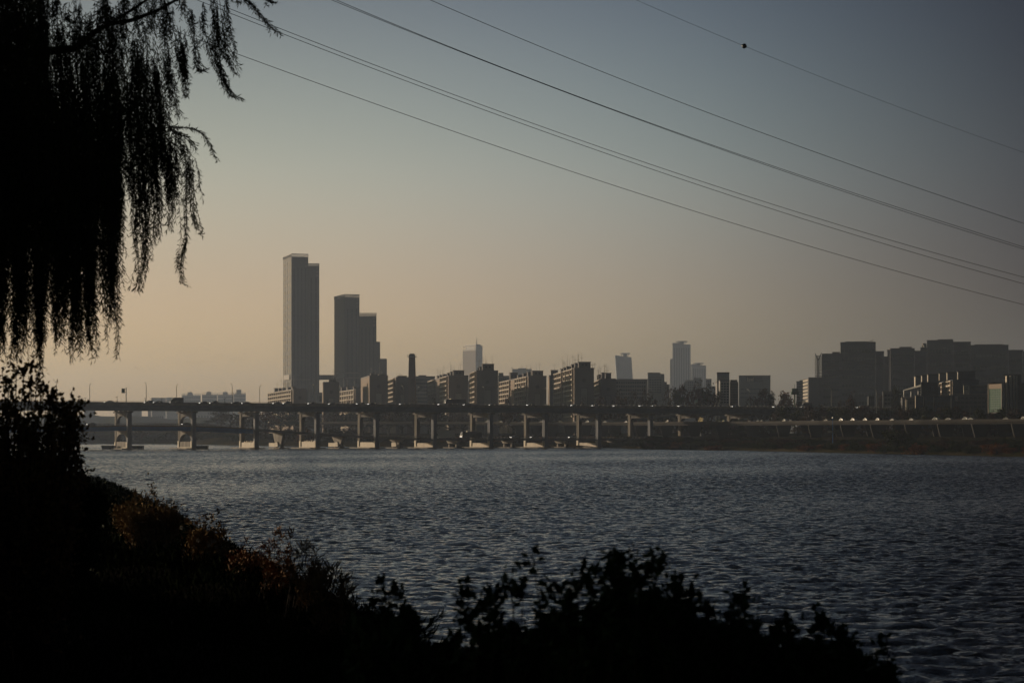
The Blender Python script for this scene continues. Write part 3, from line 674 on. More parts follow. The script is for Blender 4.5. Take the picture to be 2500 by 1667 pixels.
tS, fS = faint('broad pale box building with a dark sign band at its top', 1950, [(1804, 1881, 918, 0, None, 60)], 'far_wall', None, name='office_building')
fr, zt = fS[0]
mb = MB(); fr.box(mb, fr.w*.22, fr.w*.75, -.2, -.003, zt-5.5, zt-.6); mb.build('sign_band', 'tower_dark', tS)
mb = MB()
for q, (a, h) in enumerate(((.26, 4), (.28, 3), (.31, 3.4), (.325, 2.4), (.35, 3), (.38, 2.6), (.40, 3), (.42, 3), (.45, 4))): fr.box(mb, fr.w*a, fr.w*a+.5, -.35, -.21, zt-5.2, zt-5.2+h)
mb.build('sign_letters', 'white_trim', tS)
grid_parts(fr, tS, 'F', fr.w*.04, fr.w*.96, zat(975, 1950), zat(945, 1950), 7, 3, .8, .12, 'glass', 'window', .1, .02)
faint('low pale building cluster in front of the twin towers, with a box on its roof', 2600, [(1672, 1714, 929, 0, None, 40), (1694, 1712, 923, 4, None, 16), (1669, 1678, 933, -6, None, 14)], 'far_wall', (8, 4), vy=955)
faint('small pale building right of the cluster with the roof box', 2600, [(1722.5, 1737, 926, 0, None, 24), (1737.3, 1750, 944, 4, None, 20)], 'far_wall', (3, 4), vy=955)
faint('small bluish block right of the green roadside sign pylon', 2000, [(1944.5, 1962, 932, 0, None, 20), (1952, 1961.5, 928, 3, None, 12)], 'far_wall', (4, 8), vy=985)

# golden tower with spire
D = 5000
gt, gf = building('office_tower', 'golden lit office tower with a spire, faded by haze', 'office tower', D, [(1162, 1178, 844, 0, 1130, 60)], 'pale_concrete')
fr, zt = gf[0]
mb = MB(); fr.box(mb, -.6, -.003, .3, fr.d-.3, 20, zt-11); mb.build('gold_side', 'gold_glass', gt)
mb = MB(); fr.box(mb, -.8, -.003, .2, fr.d-.2, zt-9.5, zt-7.5); mb.build('top_band', 'tower_trim', gt)
mb = MB(); fr.box(mb, -.7, -.003, 5, fr.d*.75, zt-7, zt-2.5); mb.build('sign_band', 'tower_trim', gt)
mb = MB(); fr.box(mb, 2, fr.w-3, 4, fr.d-8, zt+.003, zt+4); mb.build('roof_room', 'tower_lit', gt)
q = at(1164, 841, D+20); mb = MB(); mb.tube([q, (q.x, q.y, zat(829, D))], 1.3, 6, .9); mb.tube([(q.x, q.y, zat(829, D)), (q.x, q.y, zat(821, D))], .8, 5, .3); mb.build('spire', 'rail', gt)

def helipad(root, px0, px1, yt, D, zroof, back=14):
    c = at((px0+px1)/2, yt, D+back); r = (px1-px0)/2/FPX*D
    mb = MB(); mb.prism([(c.x+r*cos(a*pi/8), c.y+min(r, back-1)*sin(a*pi/8)) for a in range(16)], c.z-1.6, c.z); pad = mb.build('helipad', 'tower_trim', root)
    mb = MB()
    for a in range(6): an = a*pi/3; mb.tube([(c.x+r*.35*cos(an), c.y+6*sin(an), zroof-1), (c.x+r*.8*cos(an), c.y+min(r, back-1)*.8*sin(an), c.z-1.6)], .8, 5)
    mb.tube([(c.x, c.y, zroof-1), (c.x, c.y, c.z-1.5)], r*.33, 8)
    mb.build('helipad_strut', 'tower_trim', pad)
# leaning tower
D = 4900
lt = thing('office_tower', at(1524, YH, D+20).xy.to_3d()+Vector((0, 0, GZ)), 'pale tower that leans to one side, helipad on struts above its roof', 'office tower')
zb = zat(935, D); x0, x1, x2, x3 = [(q-CX)/FPX*D for q in (1506.5, 1546, 1502, 1541.5)]
z1, z2 = zat(867, D), zat(872, D)
lean = (x2-x0)/(z1-zb); bx0, bx1 = x0-lean*(zb-GZ), x1-lean*(zb-GZ)
mb = MB(); mb.prism([(bx0, D), (bx1, D), (bx1, D+40), (bx0, D+40)], GZ, [z1, z2, z2, z1], [(x2, D), (x3, D), (x3, D+40), (x2, D+40)]); mb.build('wall', 'far_wall', lt)
for q in range(1, 7):
    f = q/7; mb = MB(); mb.poly([(bx0+(bx1-bx0)*f, D-.4, GZ), (bx0+(bx1-bx0)*f+.7, D-.4, GZ), (x2+(x3-x2)*f+.7, D-.4, z2-1), (x2+(x3-x2)*f, D-.4, z2-1)], (0, .39, 0)); mb.build('fin', 'tower_trim', lt)
helipad(lt, 1513, 1539, 862, D, z2, 18)
# twin towers
tj, jf = building('office_tower', 'taller of the two pale twin towers, helipad on top and a lower left shoulder', 'office tower', 5000, [(1642, 1686, 841.5, 0, None, 46), (1642, 1664, 838, 4, None, 36), (1636, 1641.8, 876, 6, None, 30), (1686.2, 1688, 890, 8, None, 20)], 'far_wall')
fr, zt = jf[0]; grid_parts(fr, tj, 'F', 2, fr.w-2, 30, zt-5, 7, 1, .5, .97, 'glass_tower', 'window_strip', .3, .05); helipad(tj, 1649, 1679, 833, 5000, zt, 20)
tk, kf = building('office_tower', 'shorter of the two pale towers side by side, flat helipad on top', 'office tower', 5100, [(1688.5, 1724, 893, 0, None, 46), (1688.5, 1704, 889.5, 3, None, 30)], 'far_wall')
fr, zt = kf[0]; grid_parts(fr, tk, 'F', 2, fr.w-2, 30, zt-5, 6, 1, .5, .97, 'glass_tower', 'window_strip', .3, .05); helipad(tk, 1691, 1718, 886, 5100, zt, 18)

# pale far apartments at the left
for i, (a, b, y, tx, ty, lab) in enumerate(((444, 490, 965, 464, 958, 'leftmost pale apartment block on the horizon behind the bridge lamps'), (493, 530, 964, 510, 957, 'second pale apartment block from the left on the horizon behind the bridge lamps'),
        (531, 570, 964, 550, 957.5, 'third pale apartment block from the left on the horizon behind the bridge lamps'), (570.5, 600, 962, 583, 952, 'rightmost pale apartment block on the left horizon, with the tallest roof tower'))):
    D = 4200+i*30; t, frs = building('apartment_building', lab, 'apartment block', D, [(a, b, y, 0, None, 16), (tx-6, tx+6, ty, 3, None, 10)], 'far_wall', 'pale apartment blocks on the left horizon')
    fr, zt = frs[0]; mb = MB()
    for q in range(8): w = fr.w*q/7; fr.box(mb, w-.4, w+.4, 1, 1.8, zt+.702, zt+3)
    fr.box(mb, 0, fr.w, 1, 1.8, zt+3.002, zt+3.8); mb.build('roof_frame', 'far_wall', t)
    p = at(tx+1, ty, D+6); mb = MB(); mb.tube([p, p+Vector((0, 0, 5.5))], .5, 5, .25); mb.build('antenna', 'rail', t)
    grid_parts(fr, t, 'F', 1, fr.w-1, zt-22, zt-1, 8, 3, .7, .3, 'glass', 'window', .2, .02)
faint('low pale shed on the horizon left of the box van', 3900, [(370, 405, 971.5, 0, None, 30), (406, 442, 971, 5, None, 30)], 'far_wall', (10, 1), name='warehouse', cat='warehouse')
for i, (a, b, y, c, lab) in enumerate(((205, 232, 1003, 'navy', 'grey low building seen under the bridge deck at the far left'), (318, 346, 1004, 'far_wall', 'pale low building under the deck right of the first pier'), (361, 369, 1002, 'tower_lit', 'small bright gabled building under the deck between the first two piers'), (372, 401, 1006, 'far_wall', 'grey shed under the deck just left of the second pier'), (480, 520, 1005, 'far_wall', 'long grey low building under the deck right of the second pier'))):
    faint(lab, 3300+i*25, [(a, b, y, 0, None, 25)], c, (5, 1), name='warehouse', cat='warehouse')

# big complex at the right
D = 1700
cp, cf = building('office_complex', 'massive dark office complex of stepped blocks with a glass corner and thin mast', 'office complex', D,
    [(2052, 2138, 837, 0, None, 40), (2007, 2052, 865, 2, None, 40), (2032, 2050, 861, 8, None, 14), (2138.2, 2158, 859, 3, None, 36), (2158.2, 2168, 870, 5, None, 34), (1974, 2008, 923, -8, None, 30)], 'tower_dark')
fr, zt = cf[1]; 
fg = Frame(1990, 2006.8, D+4, 30)
mb = MB(); z0, z1 = zat(932, D), zat(868, D); fg.box(mb, .4, fg.w, .4, 1.2, z0, z1); gp = mb.build('glass_corner', 'corner_glass', cp)
mb = MB()
for q in range(10): z = z0+(z1-z0)*q/9; fg.box(mb, 0, fg.w, 0, .39, z-.2, z+.2)
for q in range(4): a = fg.w*q/3; fg.box(mb, a-.15, a+.15, -.25, -.003, z0, z1)
mb.build('corner_lattice', 'tower_dark', gp)
q = fg.P(fg.w*.45, -.6); mb = MB(); mb.tube([(q.x, q.y, z0-2), (q.x, q.y, z1-3)], .55, 6, .35)
mb.poly([(q.x, q.y, z1-3), (q.x+fg.w*.5, q.y, z1+3.2), (q.x+fg.w*.5, q.y, z1+1.8), (q.x, q.y, z1-5), (q.x-fg.w*.45, q.y, z1+1.2), (q.x-fg.w*.45, q.y, z1+2.6)], (0, .5, 0)); mb.build('mast', 'black', cp)
for (fr, zt), n in zip(cf[:4], (10, 6, 3, 3)):
    if fr.w > 10: grid_parts(fr, cp, 'F', 1, fr.w-1, 30, zt-3, n, 7, .8, .35, 'glass', 'window_band', .1, .02)
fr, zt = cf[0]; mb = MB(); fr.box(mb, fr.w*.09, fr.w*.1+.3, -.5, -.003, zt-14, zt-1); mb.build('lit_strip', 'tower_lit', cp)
mb = MB(); fr.box(mb, fr.w*.14, fr.w*.8, 3, 8, zt+.71, zt+1.3); q = fr.P(fr.w*.88, 5, zt+.7); mb.tube([q, q+Vector((1.6, 0, 2.4))], .25, 5); mb.tube([q+Vector((-1.6, 0, 0)), q+Vector((0, 0, 1.6))], .25, 5); mb.build('roof_plant', 'roofbox', cp)
lg = Frame(1974, 2000, D-8, 40, 1961); mb = MB(); zt = zat(924, D-8)
t5 = thing('office_building', lg.P(lg.w/2, 20, GZ), 'low office building with a bright gridded left side at the foot of the glass corner', 'office building')
mb.obox(lg.P(0, 0)-Vector((0, 1.5, 0)), lg.u, lg.v, lg.w*.98, lg.d, GZ-2, zt+.5); mb.build('wall', 'tower_dark', t5)
for j in range(8): mb = MB(); z = zt-2-j*2.9; lg.box(mb, -.6, -.003, 0, lg.d-2, z, z+1.3); mb.build('window_row', 'apt_trim', t5)

c2, cf2 = building('office_complex', 'dark complex of high blocks with a slim ladder of lit windows at its left edge', 'office complex', 1740,
    [(2173.5, 2233, 852, 0, 2168, 40), (2166.5, 2200, 855.5, 6, None, 26), (2196, 2225.5, 848.5, 8, None, 22), (2233.2, 2263, 858, 3, None, 34), (2247, 2263, 847.5, 5, None, 16)], 'tower_dark')
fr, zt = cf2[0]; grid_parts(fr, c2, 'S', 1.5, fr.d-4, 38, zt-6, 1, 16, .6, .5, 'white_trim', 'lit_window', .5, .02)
grid_parts(fr, c2, 'F', 2, fr.w-1, 32, zt-3, 8, 7, .8, .35, 'glass', 'window_band', .1, .02)
helipad(c2, 2251, 2262, 838, 1740, zat(847, 1740), 12)
c3, cf3 = building('office_complex', 'broad dark cluster of office blocks at the right end with a gently arched roof', 'office complex', 1780,
    [(2263.2, 2327, 832, 0, None, 50), (2327.2, 2370, 836, 4, None, 46), (2370.2, 2462, 844, 2, None, 50), (2462.2, 2498, 856, 6, None, 40), (2380, 2450, 842.5, 10, None, 30), (2290, 2326, 830, 6, None, 30)], 'tower_dark')
for (fr, zt), n in zip(cf3[:4], (7, 5, 9, 4)): grid_parts(fr, c3, 'F', 2, fr.w-2, 30, zt-4, n, 5, .85, .3, 'glass', 'window_band', .1, .02)
for (fi, a, z) in ((0, .62, 6), (0, .76, 7), (1, .45, 7), (2, .2, 32)): fr, zt = cf3[fi]; mb = MB(); fr.box(mb, fr.w*a, fr.w*a+(2.2 if a < .7 else 1.4), -.5, -.16, zt-z-.8, zt-z); mb.build('bright_panel', 'far_wall', c3)
mb = MB(); fr = Frame(2498.5, 2530, 1760, 40, 2496.5); fr.box(mb, 0, fr.w, 0, fr.d, GZ, zat(857, 1760)); c4 = thing('office_tower', fr.P(8, 20, GZ), 'sliver of a dark tower with a lit white edge cut by the right frame', 'office tower'); mb.build('wall', 'tower_dark', c4)
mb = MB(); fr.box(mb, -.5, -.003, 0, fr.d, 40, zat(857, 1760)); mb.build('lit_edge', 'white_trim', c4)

# apartment with lit roof room edges in front of the complex
D = 1150
rt, rfr, rz = apartment('dark apartment building with six lit roof room edges and a bright balcony corner', 2296, 2326, 2390, 930, D, 60, ((.03, .95, 4),), (), floors=12, panel=False, wall='navy', group=None)
for i, (a, b, y) in enumerate(((2233, 2249, 919.5), (2249, 2264, 917.5), (2264, 2292, 915), (2292, 2311, 912.5), (2311, 2337, 910), (2337, 2381, 908))):
    dd = D+44-i*7; fr = Frame(a+2.6, b, dd, 9, a); z1 = zat(y, dd); z0 = rz+.95 if a > 2290 else zat(945, dd)
    mb = MB(); fr.box(mb, 0, fr.w, 0, 8, z0, z1); rr = mb.build('roof_room', 'navy', rt)
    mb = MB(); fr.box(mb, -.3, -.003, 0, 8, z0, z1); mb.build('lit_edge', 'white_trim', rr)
    mb = MB(); fr.box(mb, -.5, fr.w+.3, -.3, 8.3, z1+.002, z1+.5); mb.build('roof_slab', 'black', rr)
fr = Frame(2240, 2296, D+18, 40); mb = MB(); fr.box(mb, 0, fr.w, 0, 30, GZ-2, zat(944, D+18)); mb.build('lower_wall', 'navy', rt)
grid_parts(Frame(2240, 2249, D-2, 20), rt, 'F', 0, 2, zat(966, D), zat(940, D), 2, 4, .8, .6, 'apt_trim', 'window', .3, .0)

# digital billboard
D = 1080
bb = thing('billboard', at(2269, YH, D).xy.to_3d()+Vector((0, 0, GZ)), 'large black electronic billboard with two dim blue figures at the right', 'billboard')
a = at(2249, 964, D); b = at(2290, 934, D)
mb = MB(); mb.box(a.x, D, a.z, b.x, D+1.5, b.z); sc = mb.build('screen', 'black', bb)
def text(parent, s, loc, size, mat, name='lettering', rotz=0, ext=.03):
    c = bpy.data.curves.new(name, 'FONT'); c.body = s; c.size = size; c.extrude = ext; c.align_x = 'CENTER'; c.materials.append(M[mat])
    o = bpy.data.objects.new(name, c); COL.objects.link(o); o.parent = parent; o0 = ORG.get(parent.name, (0, 0, 0))
    o.location = (loc[0]-o0[0], loc[1]-o0[1], loc[2]-o0[2]); o.rotation_euler = (pi/2, 0, rotz)
    me = bpy.data.meshes.new_from_object(o); q = bpy.data.objects.new(name, me); COL.objects.link(q); q.parent = parent; q.location = o.location; q.rotation_euler = o.rotation_euler; bpy.data.objects.remove(o); return q
ORG[sc.name] = ORG[bb.name]
text(sc, '82', at(2277, 947.5, D-.2), 1.75, 'digit'); text(sc, '82', at(2277, 955, D-.2), 1.75, 'digit')
mb = MB()
for q in (.2, .8): x = a.x+(b.x-a.x)*q; mb.tube([(x, D+1, GZ), (x, D+1, a.z)], .35, 6)
mb.build('support', 'black', bb)
mb = MB(); mb.box(a.x-.15, D-.15, b.z+.002, b.x+.15, D+1.6, b.z+.4); mb.box(a.x-.15, D-.15, a.z-.4, b.x+.15, D+1.6, a.z-.002); mb.build('frame', 'navy', bb)

def marks(parent, p, w, h, n, mat):
    """unreadable sign writing: a short row of strokes"""
    mb = MB(); cw = w/n
    for i in range(n):
        x = p.x+cw*i; mb.box(x, p.y, p.z, x+cw*.22, p.y+.09, p.z+h)
        mb.box(x+cw*.221, p.y, p.z+h*pick([.0, .4, .8]), x+cw*.7, p.y+.09, p.z+h*pick([.0, .4, .8])+.01+h*.9*.2)
        if i % 2: mb.box(x+cw*.5, p.y-.02, p.z+h*.25, x+cw*.7, p.y+.07, p.z+h)
    if parent.name not in ORG: ORG[parent.name] = (0, 0, 0)
    return mb.build('sign_letters', mat, parent)
# low dark buildings along the road at the right
def lowb(label, xl, xr, yt, D, wall='navy', win=(5, 3), xf=None, th=20, extra=()):
    t, frs = building('shop_building', label, 'building', D, [(xl, xr, yt, 0, xf, th)]+list(extra), wall)
    fr, zt = frs[0]
    if win: grid_parts(fr, t, 'F', fr.w*.06, fr.w*.94, zt-min(8, (zt-GZ)*.7), zt-.8, win[0], win[1], .7, .5, 'glass', 'window', .08, .01)
    return t, fr, zt
t, fr, zt = lowb('low dark building with faint sign letters below the black billboard', 2236, 2328, 967, 1090, 'navy', None)
marks(t, fr.P(fr.w*.2, -.3, zat(976, 1090)), 4.5, 1.5, 4, 'ink'); marks(t, fr.P(fr.w*.58, -.3, zat(976, 1090)), 5.5, 1.5, 5, 'ink')
grid_parts(fr, t, 'F', 2, fr.w-1, zat(990, 1090), zat(980, 1090), 9, 1, .7, .7, 'glass', 'window', .08, .01)
lowb('long bluish flat fronted building right of the white hoarding', 2370, 2409, 943, 1120, 'navy', (4, 3))
lowb('dark low building beneath the white hoarding', 2330, 2412, 963, 1105, 'tower_dark', (7, 3))
lowb('low dark building between the road trees and the sloping canopy', 2156, 2200, 957, 1180, 'tower_dark', (5, 3), 2155, 30)
lowb('squat dark kiosk building left of the road trees', 2121, 2134, 966.5, 1250, 'black', (2, 2), 2117, 30)
t, fr, zt = lowb('building with a lit corner column left of the low sign building', 2203, 2236, 972, 1120, 'tower_dark', (4, 2), 2199, 24)
for px in (2235, 2212): q = at(px, 990, 1110); mb = MB(); mb.box(q.x, q.y, GZ, q.x+1.0, q.y+1, zat(966, 1110) if px > 2230 else zat(976, 1110)); mb.build('corner_column', 'apt_trim', t)
cn = thing('roof_canopy', at(2228, YH, 1130).xy.to_3d()+Vector((0, 0, zat(952, 1130))), 'pale sloping roof canopy running up to the black billboard', 'canopy')
a, b = at(2205, 952, 1130), at(2249, 938, 1120); mb = MB(); mb.poly([a, b, b-Vector((0, 0, 1.2)), a-Vector((0, 0, .4))], (3, 14, 0)); mb.build('roof', 'rail', cn)
mb = MB()
for f in (.1, .5, .9): p = a.lerp(b, f); mb.tube([(p.x, p.y+3, GZ), (p.x, p.y+3, p.z-.7)], .25, 5)
mb.build('post', 'rail', cn)
# white hoarding with writing
D = 1090; hb = thing('hoarding', at(2360, YH, D).xy.to_3d()+Vector((0, 0, zat(961, D))), 'white rooftop sign board with two lines of dark writing at its top', 'sign')
a, b = at(2352.5, 961, D), at(2367, 941, D); mb = MB(); mb.box(a.x, D, a.z, b.x, D+.5, b.z); bd = mb.build('board', 'white_trim', hb)
mb = MB(); mb.box(a.x+.3, D+.5, zat(963, D), a.x+.6, D+1, b.z); mb.box(b.x-.6, D+.5, zat(963, D), b.x-.3, D+1, b.z); mb.build('support', 'rail', hb)
mb = MB(); mb.box(a.x-.15, D-.1, b.z+.002, b.x+.15, D+.6, b.z+.25); mb.build('rim', 'roofbox', hb)
marks(bd, at(2355.5, 947, D-.1), 1.9, .7, 5, 'ink'); marks(bd, at(2356, 951, D-.1), 1.7, .6, 5, 'ink')
D = 1088; h2 = thing('shop_sign', at(2334, YH, D).xy.to_3d()+Vector((0, 0, zat(979, D))), 'small pinkish upright sign panel on the low sign building', 'sign')
a, b = at(2331.5, 979, D), at(2338, 967, D); mb = MB(); mb.box(a.x, D, a.z, b.x, D+.4, b.z); bd = mb.build('board', 'apt_trim', h2)
marks(bd, at(2333, 976, D-.1), .8, 1.5, 2, 'red_paint'); mb = MB(); mb.box(a.x-.1, D-.05, b.z+.002, b.x+.1, D+.45, b.z+.2); mb.build('rim', 'roofbox', h2)
# green glass building and finned tower
t, frs = building('office_building', 'green glass fronted office building with a beige top band', 'office building', 1010, [(2415, 2450, 936, 0, None, 26)], 'black')
fr, zt = frs[0]
# its glazed front is turned to the evening sun
ge = Frame(2448.5, 2455, 994, 12, 2416)
t['label'] = 'green glass fronted office building with a beige top band'
mb = MB(); ge.box(mb, -.5, -.0, .2, ge.d, zat(948, 994), zat(936.5, 994)); mb.build('beige_band', 'apt_side', t)
grid_parts(ge, t, 'S', .3, ge.d-.1, zat(1006, 994), zat(948.5, 994), 6, 10, .93, .8, 'green_glass', 'window', .3, .1)
mb = MB(); ge.box(mb, -.05, 0, .2, ge.d, zat(1008, 994), zat(948.2, 994)); mb.build('glazing_bars', 'girder', t)
for bb_ in (-.1, ge.d): mb = MB(); ge.box(mb, -.8, .1, bb_, bb_+.25, zat(1008, 994), zat(936, 994)); mb.build('edge_column', 'apt_trim', t)
ft, frs = building('office_building', 'narrow dark tower block with four lit vertical fins beside the green glass building', 'office building', 1010, [(2452, 2492, 918, 0, None, 26)], 'black')
fr, zt = frs[0]
for px, w in ((2454, .5), (2463, .9), (2471, .6), (2478, .5)):
    q = at(px, YH, 1010); mb = MB(); mb.box(q.x, 1007, GZ+6, q.x+w, 1009.9, zt); mb.build('fin', 'apt_trim', ft)
mb = MB(); q = at(2458, YH, 1010); mb.box(q.x, 1009.4, GZ+6, q.x+.6, 1009.9, zt-1); mb.build('green_window', 'green_glass', ft)
lowb('black building at the right frame edge beside the finned tower', 2492.5, 2540, 935, 1110, 'black', (4, 5))

# ================================================================ FAR TREES
def quads_mesh(name, C, A, B, mat, parent=None):
    """leaf quads: centre C, half axes A and B (n,3)"""
    n = len(C); V = np.empty((n, 4, 3)); V[:, 0] = C-A; V[:, 1] = C+B; V[:, 2] = C+A; V[:, 3] = C-B
    return np_mesh(name, V.reshape(-1, 3), np.arange(n*4).reshape(n, 4), mat, parent)
def unit(n):
    v = NR.normal(size=(n, 3)); return v/np.linalg.norm(v, axis=1)[:, None]
def far_tree(mat, h, w, nb, nleaf, leaf, bare=.0, name='tree'):
    """one tree at the origin: trunk with limbs, crown of leaf clumps"""
    t = bpy.data.objects.new(name, None); COL.objects.link(t); ORG[t.name] = (0, 0, 0)
    mb = MB(); mb.tube([(0, 0, -1), (.1, 0, h*.2), (U(-.3, .3), 0, h*.55), (U(-.5, .5), .2, h*.85)], w*.035+.12, 6, .06)
    tips = []
    for i in range(nb):
        a = U(0, 2*pi); z0 = h*U(.18, .6); r = w/2*U(.35, .95); z1 = z0+h*U(.1, .42); z1 = min(z1, h*.93)
        e = ((z1/h-.55)/.45); r *= sqrt(max(.15, 1-e*e)) if e > 0 else 1
        tip = Vector((cos(a)*r, sin(a)*r, z1)); mb.tube([(0, 0, z0), (tip.x*.5, tip.y*.5, z0+(z1-z0)*.35), tip], .13+w*.006, 4, .03); tips.append(tip)
    for i in range(nb//2):
        a = U(0, 2*pi); tips.append(Vector((cos(a)*w*U(0, .25), sin(a)*w*U(0, .25), h*U(.7, .96))))
    mb.build('trunk', 'bark', t)
    T = np.array([tuple(q) for q in tips]); idx = NR.integers(0, len(T), nleaf); rad = (w*.16)*(0.5+NR.random(len(T)))
    C = T[idx]+unit(nleaf)*(NR.random(nleaf)**.45*rad[idx])[:, None]*np.array([1, 1, .75])
    A = unit(nleaf)*leaf; B = np.cross(A, unit(nleaf))*.8
    quads_mesh('crown', C, A, B, mat, t)
    return t
def far_bush(mat):
    t = bpy.data.objects.new('bush', None); COL.objects.link(t); ORG[t.name] = (0, 0, 0); n = 1300; nc = 16
    K = np.array([(U(-3.6, 3.6), U(-3, 3), U(1.5, 7.2)) for _ in range(nc)]); K[:, 0] *= 1.15-K[:, 2]*.07; i = NR.integers(0, nc, n)
    C = K[i]+unit(n)*(NR.random(n)**.5*2.6)[:, None]; C[:, 2] = np.clip(C[:, 2], .1, 10)
    mb = MB()
    for q in range(6): mb.tube([(U(-.4, .4), U(-.4, .4), -.5), tuple(K[q]*[.6, .6, .6]), tuple(K[q])], .16, 4, .05)
    mb.build('trunk', 'bark', t); A = unit(n)*.42; B = np.cross(A, unit(n))*.8; quads_mesh('crown', C, A, B, mat, t); return t
PROTO = {'gbush': [far_bush('far_green'), far_bush('far_green')], 'bbush': [far_bush('far_brown')], 'rbush': [far_bush('far_rust')], 'green': [far_tree('far_green', 10, 9, 16, 1500, .33) for _ in range(2)], 'brown': [far_tree('far_brown', 10, 9, 18, 1100, .3) for _ in range(2)],
         'rust': [far_tree('far_rust', 10, 10, 16, 1500, .33)], 'bare': [far_tree('far_brown', 10, 9, 26, 420, .22)]}
used_proto = {}
def place(kindname, px, D, h, wf, label, cat='tree', group=None, zb=None, name='tree'):
    src = pick(PROTO[kindname]); c = copy_tree(src); c.name = name
    z = land_z(px, D-shore(px)) if zb is None else zb
    p = at(px, YH, D); c.location = (p.x, p.y, z-.2); s = h/10
    c.scale = (s*wf, s*wf, s); c.rotation_euler = (0, 0, U(0, 6.28)); tag(c, label, cat, group); return c
def tree_to(kindname, px, ytop, wpx, D, label, group=None, cat='tree', name='tree'):
    z = land_z(px, D-shore(px)); h = zat(ytop, D)-z; w = wpx/FPX*D
    return place(kindname, px, D, h/.96, w/9/(h/10), label, cat, group, None, name)
GT = 'trees rising above the bridge deck'
for (k, px, y, w, lab) in (('bare', 1632, 946, 46, 'bare topped brown tree at the left of the clump under the twin pale towers'), ('brown', 1668, 948, 44, 'brown tree in the middle of the clump under the twin pale towers'),
        ('brown', 1700, 938, 46, 'tallest tree of the clump under the twin pale towers'), ('brown', 1738, 946, 54, 'wide dark tree just left of the dark building with the square roof block'),
        ('green', 1652, 958, 40, 'lower tree in front of the brown trees under the twin pale towers'), ('green', 1720, 958, 50, 'lower dark tree left of the dark building with the square roof block'),
        ('bare', 1835, 968, 60, 'pale twiggy tree in front of the broad box building with the sign band'), ('brown', 1860, 956, 54, 'dark round tree at the right corner of the broad box building'), ('green', 1882, 966, 34, 'small dark tree right of the broad box building'),
        ('rust', 1920, 966, 54, 'orange domed tree just left of the roadside sign pylon'), ('brown', 1956, 976, 40, 'low brown tree just right of the roadside sign pylon'),
        ('brown', 1515, 960, 44, 'brown tree in front of the flat grey residential building, right of the short slab block'), ('bare', 1548, 956, 40, 'twiggy tree in front of the flat grey residential building'), ('brown', 1583, 962, 46, 'brown tree below the grey tower with a broad roof room'),
        ('bare', 1572, 948, 22, 'slim bare tree in front of the grey tower block with a broad roof room'), ('brown', 1240, 978, 24, 'small dark tree between the two balcony slabs below the flat roofed office'), ('brown', 1062, 978, 22, 'small dark tree at the foot of the slab right of the chimney'),
        ('bare', 1010, 977, 22, 'small bare tree at the foot of the chimney'), ('brown', 1420, 978, 30, 'small brown tree at the foot of the tallest slab block'), ('brown', 1470, 976, 44, 'brown tree at the foot of the short slab block'),
        ('brown', 2076, 962, 34, 'faint brown tree in front of the massive office complex'), ('bare', 2050, 976, 24, 'small bare tree left of the faint brown one before the office complex'), ('bare', 2150, 962, 20, 'thin tree right of the squat kiosk'), ('green', 2188, 952, 30, 'dark tree behind the low building left of the sloping canopy'),
        ('brown', 2435, 995, 44, 'dark shrubby tree at the foot of the green glass building'), ('rust', 2470, 1000, 40, 'brownish tree at the foot of the finned tower')):
    tree_to(k, px, y, w, 1240 if px < 1990 else (1080 if px < 2300 else 1010), lab, GT)
# belt of trees behind the piers
GB = 'trees on the far bank behind the bridge piers'
i = 0
for px in range(560, 1620, 30):
    k = pick(['brown', 'green', 'brown', 'green', 'rust', 'bare'])
    if px == 640 or px == 650: k = 'rust'
    D = (1450 if px < 900 else 1370)+U(-25, 25)
    tree_to(k, px+U(-7, 7), U(1001, 1012), U(52, 72), D, 'autumn tree standing on the far bank behind the bridge piers', GB)
for px in range(575, 1600, 28):
    D = shore(px)+U(22, 60)
    tree_to(pick(['gbush', 'gbush', 'bbush', 'rbush']), px+U(-10, 10), U(1040, 1060) if px < 900 else U(1060, 1070), U(40, 60), D, 'low tree at the water side of the far bank behind the piers', 'low trees near the far waterline')
for px in range(150, 575, 20):
    D = shore(px)+U(14, 60)
    tree_to(pick(['gbush', 'gbush', 'gbush', 'bbush']), px+U(-9, 9), U(1046, 1062), U(44, 66), D, 'hazy green tree on the far bank left of the blue girder bend', 'hazy trees on the left far bank')
tree_to('green', 540, 1004, 60, 1700, 'large dark hazy tree on the ridge left of the third pier'); tree_to('green', 508, 1026, 40, 1650, 'small round hazy tree on the ridge between second and third pier')
for px in range(1900, 2520, 26):
    tree_to(pick(['brown', 'green', 'brown', 'green']), px+U(-8, 8), U(992, 1006), U(40, 60), ex_at(px).y+U(35, 75), 'dark tree behind the expressway parapet at the right', 'dark trees behind the expressway')
for px in range(1600, 1900, 26):
    tree_to(pick(['brown', 'green']), px+U(-8, 8), U(1020, 1032), U(30, 50), 1145+U(-10, 10), 'dark low tree beneath the curved slip road', 'low trees under the slip road')
tree_to('gbush', 2192, 1045, 76, 745, 'rounded yellow green willow bush in front of the expressway piers'); tree_to('rbush', 1745, 1083, 46, 898, 'rusty bush on the bank edge under the expressway')
for px in range(1500, 2540, 17):
    D = shore(px)+U(2, 14)
    tree_to(pick(['gbush', 'gbush', 'gbush', 'bbush', 'gbush', 'rbush']), px+U(-6, 6), YH+(EYE-U(3.2, 4.8))*FPX/D, U(30, 56), D, 'low bush on the far bank edge below the expressway', 'bushes on the bank edge below the expressway', 'bush', 'bush')
for px in range(1590, 2540, 21):
    D = shore(px)+U(20, 60)
    tree_to(pick(['gbush', 'bbush', 'gbush', 'gbush']), px+U(-8, 8), YH+(EYE-land_z(px, D-shore(px))-U(1.6, 3.2))*FPX/D, U(26, 48), D, 'dark low bush between the far waterline bushes and the expressway piers', 'bushes on the slope below the expressway piers', 'bush', 'bush')
